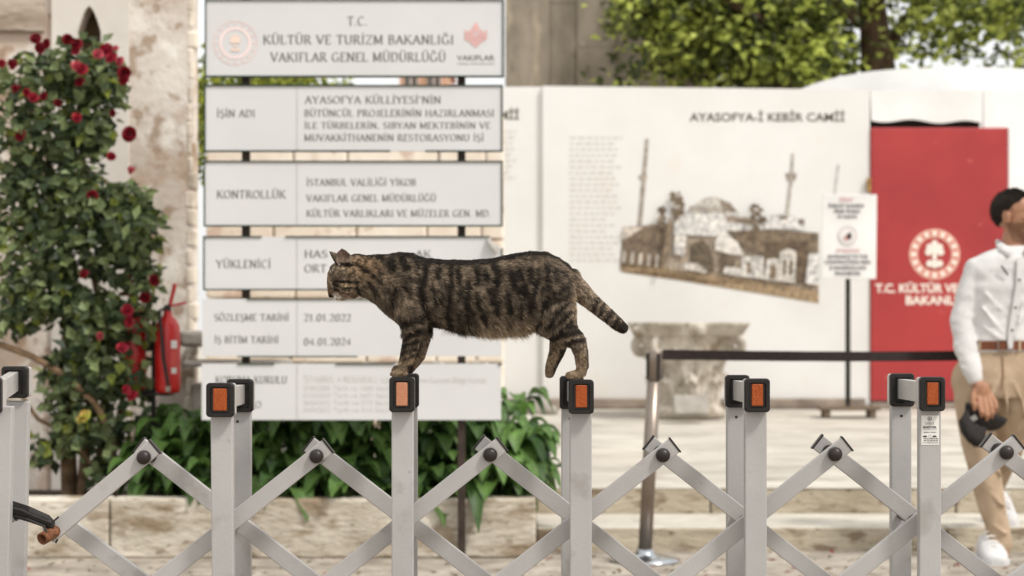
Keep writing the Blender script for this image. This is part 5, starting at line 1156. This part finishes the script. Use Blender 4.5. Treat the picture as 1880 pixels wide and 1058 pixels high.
# head
cel(633, 511, 0, 27, 26, 26, -10); cel(619, 502, 0, 15.5, 18, 19, 0); cel(638, 526, -12, 17, 12, 15); cel(638, 526, 12, 17, 12, 15)
k_.rtube([cp3(609, 504), cp3(606.5, 518), cp3(606.5, 532), cp3(607.2, 542.5)], [cl_(8), cl_(6.5), cl_(5.4), cl_(5.0)], 12)
cel(618, 536, 0, 12, 9, 10); cel(616, 541.5, -5, 8.5, 6, 6.5); cel(616, 541.5, 5, 8.5, 6, 6.5); cel(621, 545, 0, 10, 7, 6.5); cel(643, 538, 0, 16, 15, 10)
cel(612, 515, -11, 7, 7, 4.4, 20); cel(612, 515, 11, 7, 7, 4.4, 20); cel(618, 529, -11, 7, 6, 4); cel(627, 547, 0, 9, 7.5, 5); cel(622, 528, -14, 9, 6, 6)       # brow ridges, cheek
def ear(bx, by, tx, ty, w0, dp, cup, lean, e1=2.6, e2=.75):
    rows = []; n = 9
    for v in (0, .2, .4, .6, .78, .92, 1):
        wv = w0*(1-v**e1)**e2+.9; cx, cy = bx+(tx-bx)*v+lean*math.sin(v*3)*2, by+(ty-by)*v; o = []
        for k in range(n): u = -1+2*k/(n-1); o.append(cp3(cx+u*wv, cy-u*1.5, dp+(1-u*u)*cup*(1-.5*v)+3.2))
        for k in range(n): u = 1-2*k/(n-1); o.append(cp3(cx+u*wv, cy-u*1.5, dp+(1-u*u)*cup*(1-.5*v)-.6))
        rows.append(o)
    k_.loft(rows)
ear(633.5, 492, 627, 458, 15.0, -17, 8, 1, 3.4, .7); k_.tube([cp3(624, 481, 9), cp3(618, 474, 9), cp3(612, 468.5, 8), cp3(606.5, 464, 8), cp3(602.5, 461, 8)], [cl_(9.5), cl_(8.6), cl_(6), cl_(3.2), cl_(.6)], 14, flatten=(1, .5))
# tail
cch([(1020, 508, 0, 24), (1044, 516, 0, 22.5), (1062, 532, 0, 18.5), (1080, 549, -1, 15.2), (1100, 566, -2, 13.2), (1120, 583, -3, 11.8), (1134, 595, -3, 11), (1142, 601.5, -4, 9)])
# near foreleg and far foreleg
cch([(746, 530, -30, 30), (756, 575, -31, 27), (762, 602, -29, 20), (756, 630, -26, 15.5), (749, 656, -24, 13.2), (741, 678, -24, 10.5)])
cel(738, 683, -24, 13, 10, 8.5)
for q, dx in ((-8.5, 2), (-2.9, 0), (2.9, 0), (8.5, 2)): cel(725+dx, 686, -24+q, 8, 3.7, 5.6)
cch([(752, 540, 24, 28), (768, 590, 22, 21), (775, 625, 20, 14), (769, 654, 16, 10.5), (752, 678, 12, 8.5)])
cch([(752, 678, 12, 8.5), (736, 680, 10, 8), (728, 678, 10, 7.5)])
for q, dx in ((-6, 1), (-2, 0), (2, 0), (6, 1)): cel(723.5+dx, 680, 10+q, 5.6, 3.2, 5.4)
# near hind leg
cch([(1012, 535, -20, 40), (1024, 578, -26, 34), (1032, 604, -30, 27), (1044, 618, -32, 22), (1060, 629, -33, 16.5), (1066, 650, -33, 12.6), (1068, 672, -33, 11), (1066, 684, -33, 9.5)])
cel(1010, 600, -24, 28, 16, 21, 20); cel(1014, 604, 20, 24, 14, 20, 20)
cch([(1066, 684, -33, 9.4), (1056, 687, -33, 8.5), (1050, 688, -33, 8)])
for q, dx in ((-8.4, 3), (-2.9, 0), (2.9, 0), (8.4, 2)): cel(1045+dx, 688, -33+q, 8.4, 3.7, 6.4)
# far hind leg swinging forward
cch([(1015, 560, 22, 32), (1024, 604, 28, 22), (1028, 626, 30, 18), (1023, 647, 30, 14), (1015, 667, 30, 11), (1011, 680, 30, 10.2), (1010, 686, 30, 9)])
for q in (-6, -2, 2, 6): cel(1007, 688, 30+q, 5.5, 3.2, 6.5)
M_cat = bpy.data.materials.new('tabby_skin'); M_cat.use_nodes = True; t_n = M_cat.node_tree
an = t_n.nodes.new('ShaderNodeAttribute'); an.attribute_name = 'col'; t_n.links.new(an.outputs['Color'], t_n.nodes['Principled BSDF'].inputs['Base Color']); t_n.nodes['Principled BSDF'].inputs['Roughness'].default_value = .8; t_n.nodes['Principled BSDF'].inputs['Specular IOR Level'].default_value = .15
body = fuse('body', k_, .0021, 4, M_cat, ct_)
me = body.data; nv = len(me.vertices); co = np.empty(nv*3); me.vertices.foreach_get('co', co); co = co.reshape(-1, 3)

# coat: dark tabby marks on an agouti ground, in side-view columns and rows
MARKS = [  # polyline, half width
 ([(821, 490), (823, 520), (819, 560), (818, 598)], 5.5), ([(854, 515), (852, 555), (853, 598)], 5), ([(781, 482), (774, 515), (772, 545), (780, 572), (790, 590), (800, 606)], 5.5),
 ([(760, 516), (764, 540), (770, 558), (784, 585)], 3.6), ([(791, 528), (795, 545), (797, 558)], 4), ([(799, 496), (799, 508)], 6), ([(741, 512), (754, 514), (768, 518)], 3), ([(740, 530), (748, 540)], 4.5), ([(728, 530), (722, 548), (728, 560)], 3),
 ([(714, 482), (716, 496)], 8), ([(732, 478), (744, 496)], 7), ([(750, 470), (762, 490)], 6), ([(770, 478), (776, 488)], 6), ([(640, 468), (660, 464), (676, 470), (694, 474), (712, 490)], 4.2), ([(700, 466), (730, 464), (756, 466), (780, 478), (815, 481), (860, 482), (902, 478), (945, 468), (975, 463), (1004, 463), (1030, 474), (1046, 490)], 8.5),
 ([(871, 500), (871, 518)], 6.5), ([(887, 504), (888, 516)], 5.5), ([(906, 500), (907, 524)], 7), ([(900, 488), (905, 496)], 5), ([(897, 535), (902, 553)], 8), ([(906, 558), (905, 574)], 5.5), ([(933, 508), (943, 534)], 7.5), ([(955, 528), (957, 542)], 7.5), ([(925, 542), (929, 572)], 6.5), ([(946, 500), (950, 514)], 6), ([(967, 494), (966, 514)], 6), ([(976, 518), (973, 540), (971, 560)], 5.5), ([(962, 552), (966, 570)], 5), ([(948, 558), (951, 580)], 5), ([(981, 496), (981, 510)], 4.5), ([(997, 492), (998, 510)], 5.5), ([(1001, 516), (999, 530)], 4.5),
 ([(1013, 496), (1014, 512)], 4.5), ([(1022, 500), (1038, 514)], 3.6), ([(1031, 522), (1018, 538)], 4.5), ([(1009, 540), (999, 560)], 5.5), ([(1037, 536), (1018, 552)], 4.5), ([(993, 568), (985, 594)], 6), ([(1040, 554), (1020, 574), (1004, 602)], 4.5), ([(1046, 570), (1022, 592)], 3.5), ([(1050, 586), (1024, 606)], 3.5),
 ([(868, 540), (874, 566)], 5), ([(880, 570), (884, 590)], 5), ([(838, 570), (836, 596)], 4), ([(862, 570), (868, 596)], 4), ([(836, 500), (838, 520)], 4.5), ([(842, 530), (838, 552)], 4), ([(806, 540), (808, 560)], 3.5),
 ([(728, 594), (748, 588), (776, 582)], 7.5), ([(740, 621), (756, 611), (770, 604), (796, 602)], 6), ([(739, 634), (754, 629), (770, 626)], 3.8), ([(737, 648), (752, 643), (766, 638)], 3.6), ([(742, 660), (756, 655), (768, 650)], 2.6), ([(756, 692), (754, 672)], 4.5), ([(738, 640), (746, 636)], 3),
 ([(1076, 606), (1054, 607), (1034, 611), (1012, 620)], 6.5), ([(1070, 623), (1054, 625), (1038, 630)], 4), ([(1081, 612), (1081, 650), (1080, 696)], 5), ([(1034, 644), (1026, 668), (1020, 684)], 4.5), ([(1060, 596), (1040, 600)], 3),
 ([(617, 518), (628, 517), (642, 519), (657, 517)], 2.5), ([(655, 520), (653, 526)], 1.3), ([(628, 531), (644, 529), (656, 527)], 1.8), ([(612, 521.5), (616, 524), (619, 527)], 3.0), ([(607, 548.5), (613, 549), (622, 548), (628, 544)], .9), ([(655, 528), (658, 538)], 3), ([(620, 484), (634, 488), (646, 486)], 4.5), ([(655, 486), (668, 494), (676, 500)], 2.4), ([(664, 498), (690, 510), (700, 524)], 3), ([(676, 520), (690, 540)], 3), ([(684, 488), (700, 500)], 3), ([(605, 541), (609, 546)], 3.2), ([(615, 533), (628, 536)], 1.6), ([(650, 540), (660, 532)], 2.5), ([(603, 466), (608, 474)], 2)]
TL = [((1086, 566), (1096, 546)), ((1097, 575), (1108, 556)), ((1111, 586), (1124, 566)), ((1124, 598), (1138, 574)), ((1134, 604), (1148, 586)), ((1142, 612), (1156, 596))]
for (a, b), wv in zip(TL, (3.4, 3, 4.2, 4.5, 7, 8)): MARKS.append(([a, b], wv))
LIGHT = [([(613, 492), (628, 494.5), (642, 493)], 1.2, (.34, .26, .17)), ([(628, 524), (650, 523)], 2.8, (.30, .22, .13)), ([(610, 519), (611, 526)], 1.2, (.45, .35, .24)), ([(616, 541), (628, 545)], 4.6, (.33, .24, .175)), ([(616, 547), (629, 550)], 3.0, (.50, .41, .33)), ([(626, 538), (640, 540)], 4.5, (.22, .15, .105)), ([(622, 552), (632, 552)], 2.6, (.36, .28, .21)), ([(630, 551), (640, 547)], 4, (.27, .20, .14)), ([(642, 539), (650, 537)], 3.6, (.22, .155, .10)), ([(604, 528), (606, 538)], 2.6, (.15, .09, .05)), ([(602, 508), (606, 518)], 2.6, (.30, .22, .145)), ([(608, 496), (604, 506)], 1.6, (.24, .17, .11)), ([(643.5, 470), (646, 484)], .7, (.30, .23, .17)), ([(620, 478), (622, 486)], 1.0, (.34, .26, .20)), ([(607.5, 519), (610, 528)], 1.5, (.46, .37, .27)), ([(652, 500), (672, 506)], 3, (.20, .14, .085))]
def segd(px, py, pts):
    best = np.full(px.shape, 1e9)
    for (x0, y0), (x1, y1) in zip(pts[:-1], pts[1:]):
        dx, dy = x1-x0, y1-y0; t = np.clip(((px-x0)*dx+(py-y0)*dy)/(dx*dx+dy*dy+1e-9), 0, 1)
        best = np.minimum(best, np.hypot(px-x0-t*dx, py-y0-t*dy))
    return best
def smooth(a, b, x): t = np.clip((x-a)/(b-a), 0, 1); return t*t*(3-2*t)
def coat(p):
    px = CX+p[:, 0]*F/YCAT; py = HY-(p[:, 2]-CZ)*F/YCAT; n = len(p)
    wob = (vnoise(p, 130, 1)-.5)*5+(vnoise(p, 320, 2)-.5)*3; n2 = vnoise(p, 60, 3)
    px2, py2 = px+wob*.8, py+(vnoise(p, 140, 5)-.5)*5
    base = np.array([.146, .110, .076])*(.72+.6*n2)[:, None]
    warm = smooth(46, 0, np.hypot((px-672)/1.3, py-492)); base += warm[:, None]*np.array([.05, .018, -.004])
    belly = smooth(584, 606, py)*smooth(840, 880, px)*smooth(992, 960, px); base = base*(1-belly[:, None])+belly[:, None]*np.array([.42, .315, .21])
    rump = smooth(20, 4, np.abs(px-1055-(py-545)*.15))*smooth(530, 550, py)*smooth(600, 580, py)*.8; base += rump[:, None]*np.array([.14, .10, .06])
    legs = smooth(634, 656, py); base = base*(1-legs[:, None])+legs[:, None]*np.array([.19, .135, .085])*(.8+.4*n2)[:, None]
    tail = smooth(1040, 1066, px)*smooth(640, 610, py)*smooth(480, 500, py); base = base*(1-.6*tail[:, None])+.6*tail[:, None]*np.array([.25, .19, .135])
    dark = np.zeros(n)
    for pts, r in MARKS: dark = np.maximum(dark, smooth(r+2.6, r-1.8, segd(px2, py2, pts)))
    dark = np.maximum(dark, .55*smooth(.48, .74, vnoise(p, 85, 9))*(py < 606)*(px > 690)*(px < 1050))
    dark *= (.84+.16*vnoise(p, 200, 7)); dark *= 1-.75*belly
    col = base*(1-dark[:, None])+dark[:, None]*np.array([.0105, .0072, .005])
    for pts, r, c in LIGHT:
        k = smooth(r+1.4, r-1.0, segd(px, py, pts))[:, None]*.85; col = col*(1-k)+k*np.array(c)
    pink = ((py < 483) & (px < 647) & (px > 617) & (py > 455) & (p[:, 1] < YCAT-cl_(9))); 
    return np.clip(col, .004, 1), px, py, pink
vn = np.empty(nv*3); me.vertices.foreach_get('normal', vn); vn = vn.reshape(-1, 3)
colv, px, py, pink = coat(co)
inner = pink & (vn[:, 1] < -.25) & (np.abs(px-631.5) < 10.5)
lowr = smooth(468, 484, py[inner])[:, None]; colv[inner] = ((1-lowr)*np.array([.135, .085, .066])+lowr*np.array([.25, .185, .145]))*(.6+.7*vnoise(co[inner], 300, 4))[:, None]
nose = (px < 609.5) & (py > 540.5) & (py < 547); colv[nose] = (.02, .010, .009)
ca = me.color_attributes.new('col', 'FLOAT_COLOR', 'POINT'); ca.data.foreach_set('color', np.c_[colv*.8, np.ones(nv)].ravel())

# fur strands over the whole coat
me.calc_loop_triangles(); nt_ = len(me.loop_triangles); tri = np.empty(nt_*3, dtype=np.int32); me.loop_triangles.foreach_get('vertices', tri); tri = tri.reshape(-1, 3)
A, B_, C_ = co[tri[:, 0]], co[tri[:, 1]], co[tri[:, 2]]; area = np.linalg.norm(np.cross(B_-A, C_-A), axis=1)/2
NS = 280000
cpx = CX+(A[:, 0])*F/YCAT; area = area*np.where(cpx < 664, 3.2, 1.0)
ti = NR.choice(nt_, NS, p=area/area.sum()); r1, r2 = np.sqrt(NR.random(NS)), NR.random(NS)
bc_ = np.c_[1-r1, r1*(1-r2), r1*r2]
root = (co[tri[ti]]*bc_[:, :, None]).sum(1); nrm = unit((vn[tri[ti]]*bc_[:, :, None]).sum(1))
colr, px, py, pink = coat(root+NR.normal(size=(NS, 3))*np.where((root[:, 0] < P(660, 0, YCAT).x)[:, None], 0.0005, .0014))
inn = pink & (nrm[:, 1] < -.25) & (np.abs(px-631.5) < 10.5)
keep = ~(inn & ((py < 474) | (NR.random(NS) < .4))) & ~((px < 610) & (py > 539))
flow = np.tile(np.array([.95, 0, -.22]), (NS, 1))
belly = (smooth(575, 604, py)*(px > 790)*(px < 1000))[:, None]; flow = flow*(1-belly)+belly*np.array([.45, 0, -.95])
chest = (smooth(700, 670, px)*0+((px > 668) & (px < 735) & (py > 535))*1.0)[:, None]; flow = flow*(1-chest)+chest*np.array([.55, 0, -.85])
leg = (py > 612) & ((px < 800) | (px > 990)); flow[leg] = (.12, 0, -1)
thigh = (px > 985) & (py > 545) & (py <= 612) & (px < 1075); flow[thigh] = (.55, 0, -.8)
tl = (px > 1058) & (py < 622) & (py > 490) & ~leg; flow[tl] = (.74, 0, -.62)
paw = (py > 672); flow[paw] = (-.7, 0, -.5)
face = (px < 640) & (py > 495); fw = smooth(634, 614, px)[:, None]; flow = np.where(face[:, None], flow*(1-fw)+fw*np.array([.35, 0, .75]), flow)
earr = (py < 484) & (px < 648); flow[earr] = (.15, 0, .95)
ln = np.full(NS, .0148); ln = ln*(1+.35*vnoise(root, 40, 11))
bl = smooth(578, 604, py)*smooth(790, 840, px)*smooth(985, 940, px); ln = ln+bl*.0150*(.35+1.3*vnoise(root, 110, 31))
neck = smooth(640, 700, px); ln = .0052+(ln-.0052)*neck
ln[leg] = .0055; ln[paw] = .0034; ln[face] = .0032+.0020*smooth(612, 640, px[face]); ln[earr] = .0026; ln[thigh] = .0095; ln[tl] = .0085
ln *= NR.uniform(.6, 1.25, NS)
tuft = np.stack([vnoise(root, 95, s) for s in (21, 22, 23)], 1)-.5; tuft += .7*(np.stack([vnoise(root, 210, s) for s in (24, 25, 26)], 1)-.5)
rf = (.35+.65*smooth(640, 700, px))[:, None]
ft = unit(flow+NR.normal(size=(NS, 3))*.24*rf+tuft*1.15*rf); ft = ft-nrm*(ft*nrm).sum(1)[:, None]; ft = unit(ft)
lift = (NR.uniform(.18, .66, NS)+.15*bl)[:, None]; grav = np.array([0, 0, -1.0])
K = 4; pts = np.zeros((NS, K, 3)); l1 = ln[:, None]
for k in range(K):
    q = k/(K-1); pts[:, k] = root-nrm*.0006+l1*(q*(ft*(1-lift*.5)+nrm*lift)-q*q*nrm*lift*.45)+grav*l1*q*q*(.10+.35*bl[:, None])
pts = pts[keep]; colr = colr[keep]; ns = len(pts)
hc = bpy.data.hair_curves.new('fur'); hc.add_curves([K]*ns)
hc.attributes['position'].data.foreach_set('vector', pts.reshape(-1).astype(np.float32))
ra = hc.attributes.new('radius', 'FLOAT', 'POINT'); ra.data.foreach_set('value', np.tile(np.array([.00034, .00032, .00024, .00006], dtype=np.float32), ns))
band = np.array([.62, .85, 1.28, 1.5])                # agouti hair: dark root, pale tip
jit = np.clip(np.exp(NR.normal(size=ns)*.34), .4, 2.2)
griz = .4+1.2*smooth(.2, .8, vnoise(pts[:, 0], 300, 51))*(.4+1.2*vnoise(pts[:, 0], 640, 52)); jit = jit*griz
lumc = smooth(.018, .06, colr.mean(1)); bandm = lumc[:, None]*band[None]+(1-lumc)[:, None]*np.array([.8, .85, .95, 1.0])[None]
hcol = np.ones((ns, K, 4), np.float32); hcol[:, :, :3] = np.clip(colr[:, None, :]*bandm[:, :, None]*jit[:, None, None], 0, 1)
cb = hc.attributes.new('col', 'FLOAT_COLOR', 'POINT'); cb.data.foreach_set('color', hcol.ravel())
M_fur = bpy.data.materials.new('tabby_fur'); M_fur.use_nodes = True; tn = M_fur.node_tree; pb = tn.nodes['Principled BSDF']
an = tn.nodes.new('ShaderNodeAttribute'); an.attribute_name = 'col'; tn.links.new(an.outputs['Color'], pb.inputs['Base Color']); pb.inputs['Roughness'].default_value = .55; pb.inputs['Specular IOR Level'].default_value = .22
hc.materials.append(M_fur); fo = link('fur', hc, ct_)
# eyes and whiskers
M_eye = pm('cat_eye', [(.008, .006, .003, 1), (.03, .022, .006, 1)], 60, .3, 0, spec=.35)
for s in (-1, 1):
    e = MB().ell(cp3(613.5, 522.5, s*12.2), (cl_(3.6), cl_(3.6), cl_(2.6)), nu=14, nv=10).build('eye', M_eye, ct_, True)
wk = MB()
for px0, py0, dp0, px1, py1, dp1 in [(613, 542, -9, 622, 560, -34), (615, 541, -10, 627, 557, -38), (617, 543, -10, 616, 563, -30), (614, 540, -10, 634, 549, -44), (616, 544, -9, 609, 560, -26), (613, 542, 9, 616, 560, 34), (615, 541, 10, 624, 556, 38), (611, 508, -10, 606, 494, -22), (612, 507, -10, 612, 490, -24)]:
    mx = cp3((px0+px1)/2+1, (py0+py1)/2-3, (dp0+dp1)/2-2); a_, b_ = cp3(px0, py0, dp0), cp3(px1, py1, dp1); wk.tube([a_*(1-q)**2+mx*2*q*(1-q)+b_*q*q for q in (0, .2, .4, .6, .8, 1)], [.00034, .00032, .0003, .00025, .00018, .0001], 6)
wk.build('whisker', flat('whisker', (.75, .72, .68, 1), scale=4), ct_)
